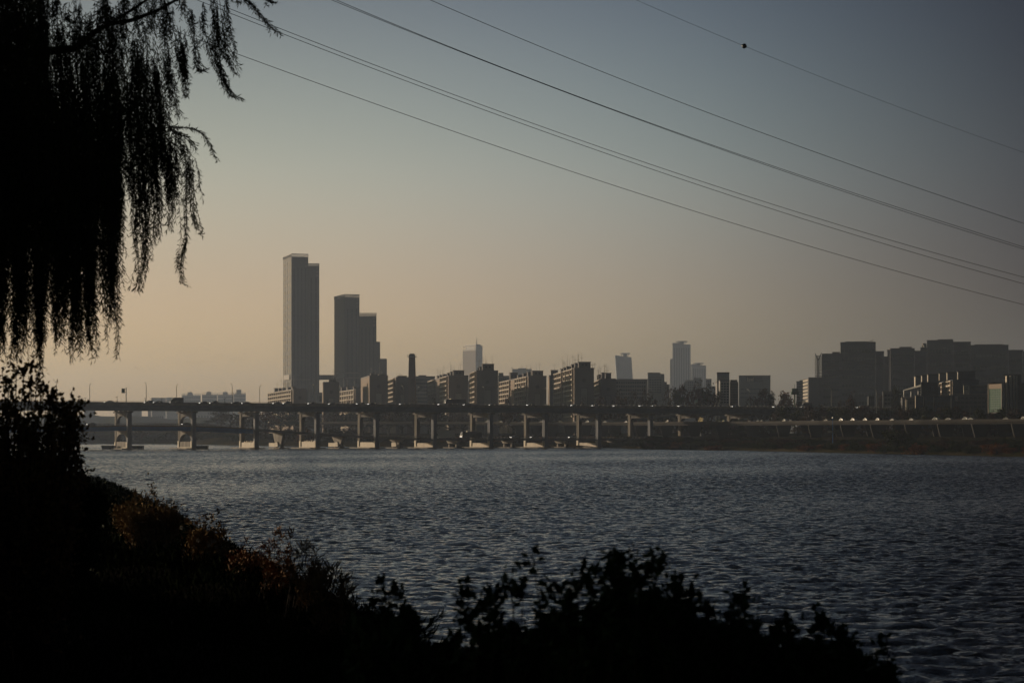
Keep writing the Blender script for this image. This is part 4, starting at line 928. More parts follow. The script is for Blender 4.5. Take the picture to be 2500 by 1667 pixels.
for px in range(1610, 2540, 34):
    D = ex_at(px).y+U(26, 34)
    tree_to(pick(['green', 'brown']), px+U(-6, 6), U(1040, 1048), U(46, 60), D, 'dark tree in the shade behind the expressway piers', 'shaded trees behind the expressway piers')
for g in PROTO.values():
    for o in g:
        for c in list(o.children): bpy.data.objects.remove(c)
        bpy.data.objects.remove(o)

# ================================================================ VEHICLES
def extrude_profile(mb, pts, y0, y1, top_in=0, ztop=1e9):
    n = len(pts)
    a = [(x, y0+(top_in if z > ztop else 0), z) for x, z in pts]; b = [(x, y1-(top_in if z > ztop else 0), z) for x, z in pts]
    return mb.add(a+b, [tuple(range(n)), tuple(reversed(range(n, 2*n)))]+[(i, n+i, n+(i+1) % n, (i+1) % n) for i in range(n)])
def wheels(t, xs, y, r):
    for x in xs:
        for s in (-1, 1):
            mb = MB(); mb.tube([(x, s*y-.11, r), (x, s*y+.11, r)], r, 10); w = mb.build('wheel', 'tyre', t)
            mb = MB(); mb.tube([(x, s*y-.125, r), (x, s*y+.125, r)], r*.55, 8); mb.build('rim', 'car_silver', w)
def new_root(name): t = bpy.data.objects.new(name, None); COL.objects.link(t); ORG[t.name] = (0, 0, 0); return t
def make_car(paint, suv=False):
    t = new_root('car'); h = 1.72 if suv else 1.46
    mb = MB(); extrude_profile(mb, [(-2.25, .3), (-2.28, .62), (-2.1, .78), (-1.15, .95), (1.6, .98), (2.15, .92), (2.25, .6), (2.2, .3)], -.88, .88); mb.build('body', paint, t)
    mb = MB(); extrude_profile(mb, [(-1.15, .952), (-.45, h-.06), (0, h), (.9, h-.02), (1.35 if not suv else 1.8, h-.2), (1.8 if not suv else 2.1, .98)], -.84, .84, .14, 1.1); cb = mb.build('cabin', paint, t)
    for s in (-1, 1):
        mb = MB(); pts = [(-.9, 1.02), (-.42, h-.16), (.85, h-.14), (1.45, 1.02)]
        mb.poly([(x, s*(.85 if z < 1.1 else .72), z) for x, z in pts], (0, s*.015, 0)); mb.build('side_window', 'car_glass', cb)
    mb = MB(); mb.poly([(-1.14, -.74, 1.0), (-1.14, .74, 1.0), (-.52, .62, h-.1), (-.52, -.62, h-.1)], (-.05, 0, .03)); mb.build('windscreen', 'car_glass', cb)
    wheels(t, (-1.4, 1.4), .8, .33)
    for s in (-1, 1):
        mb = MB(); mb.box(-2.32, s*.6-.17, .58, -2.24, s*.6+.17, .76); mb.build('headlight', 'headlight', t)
        mb = MB(); mb.box(2.2, s*.62-.15, .68, 2.27, s*.62+.15, .84); mb.build('tail_lamp', 'tail', t)
    return t
def make_bus():
    t = new_root('bus')
    mb = MB(); extrude_profile(mb, [(-5.6, .4), (-5.75, 1.0), (-5.6, 2.2), (-5.2, 3.3), (-4.9, 3.45), (5.5, 3.45), (5.65, 3.2), (5.65, .4)], -1.25, 1.25); b = mb.build('body', 'car_dark', t)
    mb = MB(); extrude_profile(mb, [(-5.78, 1.1), (-5.66, 2.2), (-5.3, 3.15), (-5.24, 3.05), (-5.6, 2.2), (-5.72, 1.1)], -1.1, 1.1); mb.build('windscreen', 'far_wall', t)
    for s in (-1, 1):
        for i in range(6): mb = MB(); mb.box(-4.9+i*1.72, s*1.255-.01, 1.7, -3.35+i*1.72, s*1.255+.01, 2.75); mb.build('side_window', 'car_glass', b)
    mb = MB(); mb.box(-2.5, -.8, 3.452, 1.5, .8, 3.72); mb.build('roof_unit', 'car_white', t)
    wheels(t, (-3.9, 3.2), 1.12, .5)
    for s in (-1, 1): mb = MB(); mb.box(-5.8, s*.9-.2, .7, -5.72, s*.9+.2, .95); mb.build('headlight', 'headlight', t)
    return t
def make_van(boxmat='car_dark', cab='car_dark'):
    t = new_root('truck')
    mb = MB(); mb.box(-1.7, -1.15, .95, 3.2, 1.15, 3.1); mb.build('cargo_box', boxmat, t)
    mb = MB(); extrude_profile(mb, [(1.7, .4), (1.7, .949), (3.25, .949), (3.25, .4)], -.9, .9) if False else mb.box(-1.7, -.5, .5, 3.2, .5, .949); mb.build('chassis', 'black', t)
    mb = MB(); extrude_profile(mb, [(-3.35, .4), (-3.4, 1.1), (-3.05, 1.35), (-2.45, 2.2), (-1.72, 2.3), (-1.72, .4)], -.95, .95); cb = mb.build('cab', cab, t)
    mb = MB(); mb.poly([(-3.03, -.8, 1.42), (-3.03, .8, 1.42), (-2.5, .75, 2.12), (-2.5, -.75, 2.12)], (-.04, 0, .03)); mb.build('windscreen', 'car_glass', cb)
    for s in (-1, 1): mb = MB(); mb.box(-2.75, s*.955-.01, 1.4, -1.95, s*.955+.01, 2.05); mb.build('side_window', 'car_glass', cb)
    mb = MB(); mb.poly([(-2.4, -.9, 2.32), (-2.4, .9, 2.32), (-1.75, 1.0, 3.05), (-1.75, -1.0, 3.05)], (.4, 0, -.0)); mb.build('wind_deflector', boxmat, cb)
    wheels(t, (-2.6, 2.1), .85, .42)
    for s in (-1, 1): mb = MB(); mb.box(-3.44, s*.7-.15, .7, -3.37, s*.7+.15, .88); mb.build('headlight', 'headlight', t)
    return t
VP = {'white': make_car('car_white'), 'silver': make_car('car_silver'), 'dark': make_car('car_dark'), 'suv': make_car('car_dark', True), 'wsuv': make_car('car_white', True), 'bus': make_bus(), 'van': make_van(), 'wtruck': make_van('car_white', 'car_white'), 'otruck': make_van('car_silver', 'car_red')}
NMK = {'bus': 'bus', 'van': 'truck', 'wtruck': 'truck', 'otruck': 'truck'}
def vehicle(k, loc, ang, label, group, sc=1):
    c = copy_tree(VP[k]); c.name = NMK.get(k, 'car'); c.location = loc; c.rotation_euler = (0, 0, ang); c.scale = (sc, sc, sc)
    tag(c, label, 'car' if k not in NMK else NMK[k], group); return c
ANG = atan2(.4282, .9037)
def on_bridge(px, n):
    """station k whose lane n appears at pixel px"""
    lo, hi = -3.2, 17
    for _ in range(40):
        m = (lo+hi)/2
        if pxof(bp(m, n)) < px: lo = m
        else: hi = m
    return lo
LM = [(0, 'left of the first pier'), (312, 'over the first pier from the left'), (473, 'over the second pier'), (627, 'over the third pier'), (775, 'over the fourth pier'), (920, 'over the fifth pier'), (1058, 'over the sixth pier'), (1196, 'over the seventh pier'), (1328, 'over the eighth pier'), (1457, 'over the ninth pier'), (1584, 'over the tenth pier'), (1709, 'over the eleventh pier'), (1832, 'over the twelfth pier')]
cname = {'white': 'white car', 'silver': 'silver car', 'dark': 'dark car', 'suv': 'dark tall car', 'wsuv': 'white tall car'}
def ordinal(i): return ['first', 'second', 'third', 'fourth', 'fifth', 'sixth', 'seventh', 'eighth', 'ninth', 'tenth', 'eleventh', 'twelfth', 'thirteenth', 'fourteenth', 'fifteenth', 'sixteenth', 'seventeenth', 'eighteenth', 'nineteenth', 'twentieth', 'twenty-first', 'twenty-second', 'twenty-third', 'twenty-fourth', 'twenty-fifth', 'twenty-sixth', 'twenty-seventh', 'twenty-eighth', 'twenty-ninth', 'thirtieth', 'thirty-first', 'thirty-second', 'thirty-third', 'thirty-fourth', 'thirty-fifth', 'thirty-sixth', 'thirty-seventh', 'thirty-eighth', 'thirty-ninth', 'fortieth', 'forty-first', 'forty-second'][i]
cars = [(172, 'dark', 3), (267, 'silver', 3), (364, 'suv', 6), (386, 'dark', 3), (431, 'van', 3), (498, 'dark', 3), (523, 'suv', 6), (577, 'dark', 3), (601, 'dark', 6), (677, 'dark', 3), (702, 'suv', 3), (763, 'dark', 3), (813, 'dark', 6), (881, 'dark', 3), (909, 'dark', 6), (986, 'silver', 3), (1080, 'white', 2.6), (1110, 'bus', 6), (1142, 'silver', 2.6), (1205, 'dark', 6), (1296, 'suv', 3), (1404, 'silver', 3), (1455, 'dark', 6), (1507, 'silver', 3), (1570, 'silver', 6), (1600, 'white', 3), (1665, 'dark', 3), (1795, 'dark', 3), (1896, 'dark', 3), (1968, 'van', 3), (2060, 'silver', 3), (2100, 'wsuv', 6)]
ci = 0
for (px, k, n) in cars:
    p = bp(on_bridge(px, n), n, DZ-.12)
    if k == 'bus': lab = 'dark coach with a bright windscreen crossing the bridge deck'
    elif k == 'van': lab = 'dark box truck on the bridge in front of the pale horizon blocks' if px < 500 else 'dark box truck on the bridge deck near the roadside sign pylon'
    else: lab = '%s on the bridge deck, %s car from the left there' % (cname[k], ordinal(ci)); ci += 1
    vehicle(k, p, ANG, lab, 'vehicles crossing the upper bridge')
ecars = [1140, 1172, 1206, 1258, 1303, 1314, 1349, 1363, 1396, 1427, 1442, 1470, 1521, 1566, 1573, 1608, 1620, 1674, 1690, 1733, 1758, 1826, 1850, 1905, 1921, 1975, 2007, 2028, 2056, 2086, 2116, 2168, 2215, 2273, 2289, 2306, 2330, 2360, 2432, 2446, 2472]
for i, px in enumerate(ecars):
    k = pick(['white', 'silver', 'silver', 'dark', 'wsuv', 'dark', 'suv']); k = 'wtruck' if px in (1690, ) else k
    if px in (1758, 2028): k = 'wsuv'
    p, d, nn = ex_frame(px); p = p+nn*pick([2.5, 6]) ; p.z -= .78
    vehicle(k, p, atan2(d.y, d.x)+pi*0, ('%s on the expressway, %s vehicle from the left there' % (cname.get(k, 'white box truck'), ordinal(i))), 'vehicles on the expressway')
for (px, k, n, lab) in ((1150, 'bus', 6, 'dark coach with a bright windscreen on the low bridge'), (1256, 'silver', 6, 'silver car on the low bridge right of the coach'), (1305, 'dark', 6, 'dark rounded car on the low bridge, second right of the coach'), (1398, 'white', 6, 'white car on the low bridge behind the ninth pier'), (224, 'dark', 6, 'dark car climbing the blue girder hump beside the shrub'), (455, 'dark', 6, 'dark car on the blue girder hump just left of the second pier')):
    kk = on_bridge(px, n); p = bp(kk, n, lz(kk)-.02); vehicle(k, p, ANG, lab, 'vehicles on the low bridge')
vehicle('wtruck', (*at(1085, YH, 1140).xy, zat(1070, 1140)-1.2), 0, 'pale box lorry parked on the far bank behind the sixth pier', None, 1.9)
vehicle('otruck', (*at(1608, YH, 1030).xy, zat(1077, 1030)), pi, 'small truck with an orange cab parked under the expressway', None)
for t in VP.values():
    def rm(o):
        for c in list(o.children): rm(c)
        bpy.data.objects.remove(o)
    rm(t)

# ================================================================ LAMPS, SIGNS
def make_lamp():
    t = new_root('street_lamp')
    mb = MB(); mb.tube([(0, 0, 0), (0, 0, .5)], .2, 8); mb.build('base', 'lamp_metal', t)
    pts = [(0, 0, .4), (0, 0, 8.2)]+[(-1.9*(1-cos(a)), 0, 8.2+1.9*sin(a)) for a in [pi/2*q/6 for q in range(1, 6)]]+[(-2.1, 0, 10.2)]
    mb = MB(); mb.tube(pts, .14, 6, .08); mb.build('pole', 'lamp_metal', t)
    mb = MB(); mb.tube([(-2.0, 0, 10.2), (-2.35, 0, 10.22), (-2.75, 0, 10.15)], .2, 8, .12); mb.build('lamp_head', 'lamp_metal', t)
    return t
lp = make_lamp(); first = True
def lamp(px, far, label, bridge=True, base=None, s=1.0):
    global first
    if bridge: n = 26.2 if far else -1.0; p = bp(on_bridge(px, n), n, DZ-.2); rz = atan2(BN.y, BN.x)+(pi if not far else 0)
    else: p = base; rz = 0
    c = copy_tree(lp); c.name = 'street_lamp'; c.location = p; c.rotation_euler = (0, 0, rz); c.scale = (s, s, s); tag(c, label, 'street lamp', 'street lamps along the bridge')
for px, lab in ((138, 'street lamp leaning left at the far left, just above the shrub'), (357, 'street lamp leaning left right of the road sign post'), (567, 'street lamp leaning left above the rightmost pale horizon block'), (768, 'street lamp leaning left in front of the base of the tallest tower'), (985, 'street lamp on the near parapet left of the brick chimney'), (1183, 'street lamp on the near parapet before the slab under the golden tower'), (1380, 'street lamp on the near parapet before the tallest slab block'), (1590, 'street lamp on the near parapet below the grey tower block'), (1830, 'street lamp on the near parapet before the broad pale box building')):
    lamp(px, False, lab)
for px, lab in ((219, 'street lamp leaning right above the left end of the bridge'), (431, 'street lamp leaning right over the box truck'), (634, 'street lamp leaning right just left of the foot of the tallest tower'), (826, 'street lamp on the far parapet before the second tallest tower'), (1018, 'street lamp on the far parapet just right of the chimney'), (1328, 'street lamp on the far parapet left of the tallest slab block')):
    lamp(px, True, lab)
for px, y, lab in ((2030, 942, 'tall road lamp in front of the massive office complex'), (2140, 945, 'tall road lamp left of the slim window ladder'), (2322, 962, 'road lamp below the bright balcony corner at the right'), (2369, 988, 'small road lamp under the white hoarding'), (2210, 962, 'road lamp beside the sloping canopy')):
    D = 1090 if px < 2200 else 1000; z0 = zat(1000, D)-3; lamp(px, False, lab, False, Vector((at(px, YH, D).x, D, z0)), (zat(y, D)-z0)/10.2)
def rm(o):
    for c in list(o.children): rm(c)
    bpy.data.objects.remove(o)
rm(lp)
# road sign on the bridge
k = on_bridge(308, 0); p = bp(k, 0, DZ-.2); t = thing('road_sign', p, 'pale square road sign on a dark green pole above the first pier', 'road sign')
mb = MB(); mb.tube([p, p+Vector((0, 0, 7.8))], .2, 8); mb.tube([p+Vector((0, 0, 6.8)), p+Vector((-.6, 0, 6.8))], .08, 5); mb.tube([p+Vector((0, 0, 5.6)), p+Vector((-.6, 0, 5.6))], .08, 5); mb.build('pole', 'sign_green', t)
mb = MB(); mb.box(p.x-2.2, p.y-.1, p.z+5.1, p.x-.6, p.y+.0, p.z+7.3); mb.build('panel', 'sign_face', t)
mb = MB()
for q in range(3): mb.box(p.x-2.0, p.y-.13, p.z+5.5+q*.6, p.x-1.0+.1*q, p.y-.101, p.z+5.6+q*.6)
mb.build('sign_lines', 'sign_green', t)
# solar topped posts
for i, (px, h, lab) in enumerate(((208, 2.9, 'leftmost short post with a tilted solar panel on the bridge'), (286, 3.6, 'short post with two small boxes just left of the road sign'), (355, 3.0, 'short post with a box at the foot of the lamp right of the road sign'), (370, 2.9, 'slim short post between the lamp and the solar panel post'), (395, 3.1, 'short solar panel post left of the box truck'), (549, 3.2, 'slim post on the bridge right of the pale horizon blocks'), (799, 3.0, 'short dark post with a box before the block between the towers'), (850, 3.0, 'short dark post with a box before the low lit apartment'))):
    n = 26; q = bp(on_bridge(px, n), n, DZ-.2); t = thing('solar_post', q, lab, 'equipment post', 'small equipment posts on the bridge')
    mb = MB(); mb.tube([q, q+Vector((0, 0, h))], .09, 6); mb.build('post', 'sign_green', t)
    mb = MB(); mb.box(q.x-.2, q.y-.2, q.z+1.1, q.x+.2, q.y-.05, q.z+2.0); mb.build('box', 'sign_green', t)
    mb = MB(); c = q+Vector((-.1, 0, h)); mb.poly([c+Vector((-.65, -.5, -.12)), c+Vector((.65, -.5, .3)), c+Vector((.65, .5, .3)), c+Vector((-.65, .5, -.12))], (0, 0, .1)); mb.build('solar_panel', 'black', t)
# roadside pylon sign
D = 1130; q = at(1940, YH, D); t = thing('sign_pylon', (q.x, D, GZ), 'tall dark roadside sign pylon with boxy head and antenna beside the orange tree', 'sign pylon')
mb = MB(); mb.tube([(q.x, D, GZ), (q.x, D, zat(963, D))], .45, 8); mb.tube([(q.x, D, zat(948, D)), (q.x, D, zat(938, D))], .12, 5); mb.build('pole', 'sign_green', t)
mb = MB(); a, b = at(1933.5, 956, D), at(1947, 948, D); mb.box(a.x, D-1, a.z, b.x, D+1, b.z); a, b = at(1931.8, 963, D), at(1949, 955.9, D); mb.box(a.x, D-1.3, a.z, b.x, D+1.3, b.z); hd = mb.build('head', 'sign_green', t)
mb = MB(); a, b = at(1935, 962, D), at(1946, 957.5, D); mb.box(a.x, D-1.35, a.z, b.x, D-1.302, b.z); mb.build('panel', 'black', hd)
# small white sign post by the road on the deck
D = 1128; q = at(1697, 993, D); t = thing('road_sign', q, 'small white square sign on a post right of the tallest clump tree', 'road sign')
mb = MB(); mb.tube([q, (q.x, q.y, zat(983, D))], .12, 6); mb.build('pole', 'lamp_metal', t)
mb = MB(); a, b = at(1696.5, 983, D), at(1703, 976, D); mb.box(a.x, D-.12, a.z, b.x, D, b.z); mb.build('panel', 'sign_face', t)
# blue pole with sign on the bank
D = 800; q = at(2033, YH, D); t = thing('lamp_post', (q.x, D, 2), 'blue lamp post with a small yellowish sign in front of the expressway', 'lamp post')
mb = MB(); mb.tube([(q.x, D, .5), (q.x, D, zat(1020, D))], .15, 7, .09); mb.build('pole', 'blue_steel', t)
mb = MB(); mb.tube([(q.x, D, zat(1020.5, D)), (q.x, D, zat(1018, D))], .24, 8); mb.build('lamp_head', 'nozzle_light', t)
mb = MB(); a, b = at(2020.5, 1056.5, D), at(2033, 1051, D); mb.box(a.x, D-.1, a.z, b.x, D-.02, b.z); mb.build('sign_board', 'apt_trim', t)

# ================================================================ POWER LINES
def wire(pts, Y0, m, r, label):
    px = [p[0] for p in pts]; py = [p[1] for p in pts]
    co = np.polyfit(np.array(px)/1000, py, 2 if len(pts) < 5 else 3)
    P = []
    for i in range(61):
        x = 200+i*(2750-200)/60; u = (x-CX)/FPX; Y = Y0/(1-m*u); P.append(at(x, float(np.polyval(co, x/1000)), Y))
    mb = MB(); mb.tube(P, r, 5); o = mb.build('power_line', 'wire'); tag(o, label, 'power line', 'power lines crossing the sky'); return co
wire([(566, 127.5), (1000, 284), (1255, 371.5), (1644, 500), (1750, 533), (2139, 648), (2500, 744)], 190, .9, .026, 'lowest of the power lines, running alone from behind the willow')
wire([(560, 21.5), (674, 67), (1000, 191), (1251, 284.5), (1750, 455), (2100, 565), (2500, 677)], 180, .9, .025, 'upper line of the wide pair of power lines next above the lowest')
wire([(558, 31), (670, 76), (1000, 200), (1251, 295.5), (1750, 466), (2100, 578), (2500, 693)], 180, .9, .025, 'lower line of the wide pair of power lines next above the lowest')
wire([(819, 0), (1000, 75.5), (1338, 207), (1750, 361), (2125, 483), (2500, 604)], 170, .9, .025, 'upper line of the nearly touching pair of power lines')
wire([(807, 0), (1000, 77.5), (1338, 208.5), (1750, 364), (2125, 487.5), (2500, 609)], 170, .9, .025, 'lower line of the nearly touching pair of power lines')
wire([(1049, 0), (1351, 127.5), (1750, 284), (2139, 424), (2500, 546)], 175, .9, .026, 'single power line second from the top')
ce = wire([(1552, 0), (1750, 85), (1907, 150), (2139, 241), (2500, 373)], 235, .9, .02, 'topmost thin power line carrying the round marker ball')
u = (1817-CX)/FPX; Yb = 235/(1-.9*u); c = at(1817, 113, Yb)
bl = thing('marker_ball', c, 'dark round warning ball on the topmost power line', 'marker ball')
mb = MB(); rr = .325; vs = [(c.x, c.y, c.z+rr)]; fs = []
for i in range(1, 12):
    for j in range(20): a = pi*i/12; b = 2*pi*j/20; vs.append((c.x+rr*sin(a)*cos(b), c.y+rr*sin(a)*sin(b), c.z+rr*cos(a)))
vs.append((c.x, c.y, c.z-rr))
for j in range(20): fs.append((0, 1+j, 1+(j+1) % 20)); fs.append((len(vs)-1, 1+10*20+(j+1) % 20, 1+10*20+j))
for i in range(10):
    for j in range(20): fs.append((1+i*20+j, 1+(i+1)*20+j, 1+(i+1)*20+(j+1) % 20, 1+i*20+(j+1) % 20))
mb.add(vs, fs); mb.build('shell', 'ball', bl, smooth=True)
mb = MB(); d = Vector((1, .25, -.39)).normalized(); mb.tube([c-d*.43, c-d*.3], .055, 8); mb.tube([c+d*.3, c+d*.43], .055, 8); mb.build('clamp', 'rail', bl)

# ================================================================ BIRDS
def make_bird():
    V = []; F = []
    V = [(-.5, 0, 0), (-.15, -.1, .06), (-.15, .1, .06), (.5, 0, .02), (-.1, 0, -.1), (.05, -.8, .3), (.2, -.75, .3), (.05, .8, .3), (.2, .75, .3), (.3, -1.35, .12), (.3, 1.35, .12), (.25, -.1, .05), (.25, .1, .05)]
    F = [(0, 1, 2), (1, 11, 12, 2), (11, 3, 12), (0, 4, 1), (0, 2, 4), (4, 3, 11, 1), (4, 2, 12, 3), (1, 5, 6, 11), (5, 9, 6), (2, 12, 8, 7), (7, 8, 10)]
    return MB().add(V, F)
bird0 = make_bird().build('bird', 'bird'); nb = 0
for (n, x0, x1, y0, y1, where) in ((7, 327, 340, 894, 903, 'in the small flock low over the bridge at the left'), (8, 358, 385, 889, 903, 'in the second small flock low over the bridge'), (12, 458, 502, 880, 887, 'in the long thin line of the flock over the horizon blocks'), (5, 533, 546, 867, 871, 'in the little group between the line and the rightmost flock'), (14, 562, 602, 861, 880, 'in the rightmost flock left of the tallest tower')):
    for i in range(n):
        px = x0+(x1-x0)*(i+.5)/n+U(-1.5, 1.5); py = U(y0, y1); D = 1850+U(-40, 40); b = bird0 if nb == 0 else bird0.copy(); nb += 1
        if nb > 1: COL.objects.link(b)
        b.location = at(px, py, D); b.rotation_euler = (U(-.3, .3), U(-.2, .2), U(-.5, .9)); s = U(.6, .9); b.scale = (s, s, s); tag(b, 'tiny dark flying bird '+where, 'bird', 'birds '+where)

# ================================================================ NEAR PLANTS
def at_np(px, py, Y): return np.stack([(px-CX)/FPX*Y, Y, EYE+(YH-py)/FPX*Y], -1)
def nrm(v): return v/np.maximum(1e-9, np.linalg.norm(v, axis=-1, keepdims=True))
def leaf_quads(base, d, ln, wd):
    """pointed leaves folded a little along the midrib"""
    n = len(base); side = nrm(np.cross(d, unit(n))); V = np.empty((n, 4, 3)); l = ln[:, None]; w = wd[:, None]
    V[:, 0] = base; V[:, 1] = base+d*l*.45+side*w; V[:, 2] = base+d*l; V[:, 3] = base+d*l*.45-side*w
    return V
class Leaves:
    def __init__(s): s.V = []
    def add(s, base, d, ln, wd): s.V.append(leaf_quads(base, d, ln, wd))
    def build(s, name, mat, parent):
        V = np.concatenate(s.V).reshape(-1, 3); return np_mesh(name, V, np.arange(len(V)).reshape(-1, 4), mat, parent)
def along(P, step):
    """even points on a polyline and their tangents"""
    P = np.asarray(P); seg = np.diff(P, axis=0); L_ = np.linalg.norm(seg, axis=1); cum = np.r_[0, np.cumsum(L_)]
    s = np.arange(0, cum[-1], step); i = np.clip(np.searchsorted(cum, s, side='right')-1, 0, len(L_)-1)
    return P[i]+seg[i]*((s-cum[i])/np.maximum(L_[i], 1e-9))[:, None], nrm(seg[i])

# ---- weeping willow
WD = 26.0
wt = thing('willow_tree', (-9.4, 26, 4.4), 'large weeping willow filling the upper left with black hanging strands', 'willow tree')
mb = MB(); mb.tube([(-9.4, 26, 3.9), (-9.3, 26, 6), (-9.0, 26.2, 8.5), (-8.3, 26.4, 10.5), (-7.8, 26.5, 13)], .42, 10, .2)
def pxl(pts, D, r, r2):
    mb.tube([at(x, y, D) for x, y in pts], r, 7, r2)
mb.tube([(-9.0, 26.2, 8.6), tuple(at(-250, 180, 26)), tuple(at(-60, 150, 26)), tuple(at(80, 128, 26)), tuple(at(150, 122, 26)), tuple(at(190, 117, 26)), tuple(at(206, 100, 26)), tuple(at(232, 78, 26)), tuple(at(262, 60, 26)), tuple(at(320, 50, 26)), tuple(at(380, 28, 26)), tuple(at(440, -5, 26)), tuple(at(530, -70, 26))], .075, 7, .012)
pxl([(192, 114), (215, 106), (240, 118), (265, 140), (300, 190)], 26, .022, .008); pxl([(150, 120), (190, 116), (225, 125), (255, 150)], 26, .02, .008)
pxl([(260, 60), (330, 20), (400, -30), (500, -60), (600, -40)], 26, .02, .01); pxl([(205, 72), (225, 55), (260, 40)], 26, .012, .006); pxl([(370, 285), (420, 310), (470, 313), (500, 330)], 25.5, .008, .004)
mb.tube([(-8.3, 26.4, 10.5), tuple(at(-100, -120, 25)), tuple(at(150, -180, 25)), tuple(at(420, -120, 25)), tuple(at(560, -40, 25))], .12, 6, .02)
mb.tube([(-9.0, 26.4, 9), (-12, 25, 12), (-14, 23, 13)], .18, 6, .04); mb.tube([(-9, 26, 8), (-8, 23, 11), (-7, 21, 13)], .16, 6, .03)
mb.build('trunk', 'bark', wt)
BX = [-140, -60, 0, 30, 60, 75, 100, 120, 140, 165, 185, 200, 228, 243, 262, 285, 297, 312, 335, 360, 400, 440, 470]
BY = [930, 900, 890, 905, 900, 850, 925, 850, 872, 872, 885, 888, 875, 790, 800, 840, 660, 555, 580, 540, 470, 470, 400]
LV = Leaves(); TW = MB()
def strand(pts, D, jit=4, step=.021, lmin=.05, lmax=.095, twig=True, wob=6, wd=.0065):
    """hanging shoot through picture-plane directions pts, D metres away"""
    pts = np.array(pts, float); n = max(5, int(np.abs(np.diff(pts[:, 1])).sum()/40)+3); t = np.linspace(0, 1, n); tt = np.linspace(0, 1, len(pts))
    ph = U(0, 6); x = np.interp(t, tt, pts[:, 0])+wob*np.sin(t*U(3, 7)+ph)*t; y = np.interp(t, tt, pts[:, 1]); Y = D+.15*np.sin(t*4+ph*2)
    P = at_np(x, y, Y); b, tg = along(P, step)
    if len(b) < 2: return
    side = unit(len(b)); side[:, 2] *= .4; d = nrm(tg*U(.55, .9)+nrm(side)*(.35+.5*NR.random(len(b)))[:, None])
    LV.add(b, d, lmin+(lmax-lmin)*NR.random(len(b)), wd*(.7+.6*NR.random(len(b))))
    if twig: TW.tube([tuple(q) for q in P], .0045, 3, .002)
def tress(pts, n, w0, w1, D=26, s0=.45, e0=.5, **k):
    """a lock of strands sharing one path, tapering to a tip"""
    pts = np.array(pts, float); tt = np.linspace(0, 1, len(pts))
    for i in range(n):
        a, b = U(0, s0), 1-U(0, 1-e0)**1.5 if False else U(e0, 1.0)
        if i < max(1, n//6): b = U(.93, 1)
        ts = np.linspace(a, b, 6); o = U(-1, 1)
        X = np.interp(ts, tt, pts[:, 0])+o*(w0+(w1-w0)*ts); Yp = np.interp(ts, tt, pts[:, 1])
        strand(np.stack([X+np.cumsum(NR.normal(size=6))*2.2, Yp], 1), D+U(-1, 1), wob=U(2, 9), **k)
# body of the crown
TL = [U(-24, 10) for _ in range(10)]
TC = np.array([-130, -60, 4, 52, 66, 103, 150, 182, 222, 262])
for i in range(1750):
    x = U(-170, 300) if i % 4 else U(-170, 420)
    yb = float(np.interp(x, BX, BY)); low = R.random() < .45
    top = U(-160, 420) if x < 120 else U(60 if x < 300 else 110, 430)
    end = yb-abs(NR.normal())*95-22*(1+sin(x*.09)) if low else yb-U(80, 440)
    if x < 300: end = min(end, yb-30)
    if end-top < 80: top = end-U(100, 250)
    xe = x
    if x < 300 and end > 560: ti = np.argmin(abs(TC-x)); c = TC[ti]+TL[ti]*max(0, (end-700)/200); f = min(.62, max(0, end-620)/230*.62); xe = x+(c+NR.normal()*7-x)*f
    lean = NR.normal()*10; strand([(x-12+U(-14, 14), top), (x+U(-6, 6), top+(end-top)*.4), (x+(xe-x)*.3+U(-7, 7), top+(end-top)*.65), (xe+U(-5, 4)+lean*.5, top+(end-top)*.9), (xe+lean, end)], U(23.5, 29), twig=(i % 3 == 0), step=.024, wob=U(3, 12))
for i in range(420):   # deeper, broader-leaved layer further back in the crown
    x = U(-170, 385); yb = float(np.interp(x, BX, BY)); end = yb-240-U(0, 300); top = U(-150, 330) if x < 110 else U(180, 420)
    if end-top < 60: continue
    strand([(x-8, top), (x, end)], U(29, 32), step=.03, lmin=.08, lmax=.13, twig=False, wd=.014)
for (x, y, n) in ((10, 895, 9), (42, 892, 9), (62, 905, 10), (100, 930, 14), (136, 880, 9), (163, 868, 8), (180, 893, 9), (196, 886, 8), (215, 890, 8), (228, 882, 8), (262, 872, 7), (282, 884, 8), (222, 858, 6)):
    tress([(x-10, y-430), (x-4, y-200), (x, y)], n, 15, 3, U(24.5, 27))
# outer locks
tress([(352, 300), (350, 430), (345, 560), (352, 640), (335, 715)], 26, 34, 4); tress([(372, 380), (385, 470), (380, 560), (372, 600)], 14, 16, 8)
tress([(425, 330), (418, 430), (418, 500), (415, 570)], 16, 14, 6); tress([(450, 400), (445, 520), (452, 590), (432, 640), (440, 690), (465, 703)], 9, 10, 3, e0=.6)
tress([(455, 340), (468, 440), (470, 530), (482, 560), (497, 580)], 7, 9, 3, e0=.6); tress([(470, 330), (484, 420), (482, 500)], 2, 3, 2)
tress([(395, 312), (455, 311), (490, 318), (510, 350), (530, 397)], 4, 3, 3, s0=.2, e0=.8); tress([(400, 312), (450, 330), (476, 352), (474, 378)], 5, 6, 4)
tress([(400, 330), (440, 350), (460, 400), (470, 450)], 10, 22, 8); tress([(410, 300), (430, 330), (455, 380)], 8, 12, 6)
tress([(420, 180), (428, 230), (430, 268), (438, 292)], 5, 5, 3); tress([(428, 60), (440, 130), (450, 200), (452, 245)], 18, 14, 5)
tress([(448, 70), (448, 150), (440, 220)], 12, 8, 8); tress([(475, 10), (478, 90), (480, 150), (490, 178), (507, 168)], 9, 6, 3, e0=.7)
tress([(525, -30), (535, 60), (545, 120), (575, 185)], 22, 18, 5); tress([(510, -20), (508, 90), (530, 150), (545, 190), (560, 232), (604, 248)], 15, 16, 3, e0=.6)
